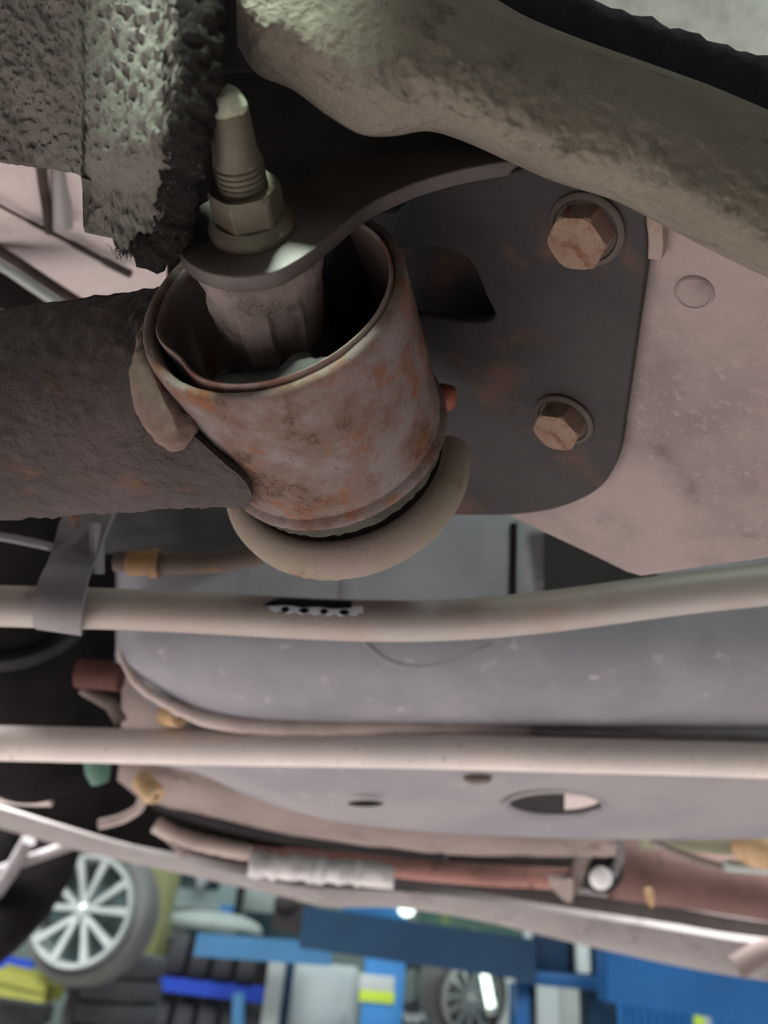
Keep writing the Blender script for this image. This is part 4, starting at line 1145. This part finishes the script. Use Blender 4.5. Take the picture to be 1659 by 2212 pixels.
shop_box('door', 1163, 1212, 2124, 2490, 5.17, .03, M_wht, None, None, parent=gl_)
# right blue beam
rb = thing('blue_lift_beam', 'bright blue lift beam at the lower right edge', 'lift beam', WY(1500, 2110, 4.0), space='world')
build('beam', bar_between(WY(1300, 2100, 4.0), WY(1760, 2168, 3.9), Vector((0, .08, 0)), Vector((0, 0, .110))), M_blue, rb, 0, 'world')
build('lower_web', bar_between(WY(1300, 2128, 4.05), WY(1760, 2196, 3.95), Vector((0, .06, 0)), Vector((0, 0, .05))), M_navy, rb, 0, 'world')
# ceiling lamps seen above the beam
def lamp(p, q, y, r, label):
    t = thing('tube_lamp', label, 'lamp', WY((p[0] + q[0]) / 2, (p[1] + q[1]) / 2, y), 'tube lamps above the blue beam', 'world')
    build('tube', tube([WY(*p, y), WY(*q, y)], r, 12), M_tube, t, 60, 'world')
    build('holder', bar_between(WY(*p, y) + Vector((0, 0, r * 1.4)), WY(*q, y) + Vector((0, 0, r * 1.4)), Vector((0, r, 0)), Vector((0, 0, r * .3))), M_wht, t, 0, 'world')
    mid = WY((p[0] + q[0]) / 2, (p[1] + q[1]) / 2, y)
    build('hanger', tube([mid + Vector((0, 0, r)), Vector((mid.x, mid.y, 4.6))], 0.008, 8), M_dark, t, 60, 'world')
lamp((1345, 2052), (1415, 2066), 7.0, 0.055, 'thick lit tube lamp above the right blue beam')
lamp((1430, 2062), (1510, 2078), 7.4, 0.04, 'thinner lit tube lamp right of the thick tube lamp')
# corrugated blue sheets
def corrug(px0, px1, pyt, pyb, y, label):
    a = WY(px0, pyb, y); b = WY(px1, pyt + 20, y)
    top = WY((px0 + px1) / 2, pyt, y).z
    n = 40
    R = []
    for i in range(n + 1):
        x = lerp(a.x, b.x, i / n); o = 0.02 * math.sin(i * PI / 2)
        R.append([Vector((x, y + o, a.z)), Vector((x, y + o, top)), Vector((x, y + o + .01, top)), Vector((x, y + o + .01, a.z))])
    build('corrugated_sheet', rings(R), M_skyblue, None, 20, 'world', label=label, cat='sheet')
corrug(1340, 1502, 2140, 2420, 5.6, 'sky blue corrugated sheet under the right blue beam')
corrug(1552, 1760, 2150, 2420, 5.7, 'sky blue corrugated sheet in the bottom right corner')
bt_ = thing('green_bottle', 'yellow-green bottle between the two corrugated sheets', 'bottle', WY(1512, 2230, 5.0), space='world')
build('bottle_body', lathe([(0.001, -.16), (.028, -.16), (.03, -.15), (.03, .05), (.014, .09), (.012, .12), (.001, .12)], WY(1512, 2225, 5.0), UPW, 20, cap=True), M_lime, bt_, 40, 'world')
build('bottle_cap', lathe([(0.001, .118), (.015, .118), (.015, .145), (.001, .145)], WY(1512, 2225, 5.0), UPW, 20, cap=True), M_wht, bt_, 40, 'world')
shop_box('white_post', 1524, 1545, 2150, 2420, 5.3, .05, M_wht, 'narrow white post beside the green bottle', 'post')
# cars behind
vn = thing('grey_van', 'grey-green van with a dark side window behind the alloy wheel', 'van', WY(420, 2010, 7.0), space='world')
shop_box('body', 315, 520, 1780, 2440, 7.0, 1.6, M_van, None, None, parent=vn, bev=.06)
shop_box('window', 372, 478, 1850, 1918, 6.98, .03, M_glass, None, None, parent=vn, bev=.02)
shop_box('trim_strip', 318, 518, 1956, 1962, 6.97, .03, M_lgrey, None, None, parent=vn, bev=.005)
build('lamp_glint', ball(WY(438, 1894, 6.9), .05, .05, .1), M_wht, vn, 60, 'world')
hd = thing('pale_car_hood', 'pale car roof below the grey van', 'car', WY(440, 2020, 6.2), space='world')
build('roof_skin', ball(WY(458, 2004, 5.9), .34, .25, .10, axis=UPW, seg=32), M_lgrey, hd, 60, 'world')
build('windscreen', ball(WY(470, 2018, 5.85), .28, .24, .06, axis=UPW, seg=32), M_glass, hd, 60, 'world')
oc = thing('olive_car', 'olive car body behind the tyre of the alloy wheel', 'car', WY(290, 1980, 5.6), space='world')
shop_box('body', 240, 334, 1836, 2400, 5.4, .3, M_olivecar, None, None, parent=oc, bev=.08)
shop_box('wheel_arch', 285, 322, 1900, 2010, 5.38, .05, M_dark, None, None, parent=oc, bev=.02)
dc = thing('dark_machine', 'dark tyre machine with a pale tray behind the blue beam', 'machine', WY(560, 2000, 6.0), space='world')
shop_box('frame', 498, 648, 1890, 2500, 6.5, .4, mat('machine_teal', '#2c4650', '#34525c', None, 3, rough=0.6), None, None, parent=dc, bev=.02)
shop_box('tray', 520, 600, 1912, 1972, 6.3, .08, M_lgrey, None, None, parent=dc, bev=.02)
shop_box('upright', 506, 522, 1880, 2040, 6.25, .05, M_dark, None, None, parent=dc, bev=.006)
shop_box('blue_cabinet', 438, 480, 1952, 2440, 6.45, .3, M_skyblue, 'small sky blue cabinet left of the dark tyre machine', 'cabinet')
bs = thing('blue_sign', 'bright blue sign with a lamp above the navy lift arm', 'sign', WY(820, 1960, 6.4), space='world')
shop_box('board', 740, 880, 1925, 1985, 6.4, .05, M_skyblue, None, None, parent=bs)
shop_box('sign_post', 800, 812, 1980, 2500, 6.42, .04, M_lgrey, None, None, parent=bs)
build('lamp_bulb', ball(WY(878, 1964, 6.2), .06, .05, .05), M_tube, bs, 60, 'world')
shop_box('green_shelf', 900, 1130, 1940, 2420, 8.0, .3, mat('shelf_teal', '#4f6f68', '#5f7f70', '#8f9f5a', 3, 6, rough=0.7), 'teal cluttered shelf far behind the navy lift arm', 'shelf')
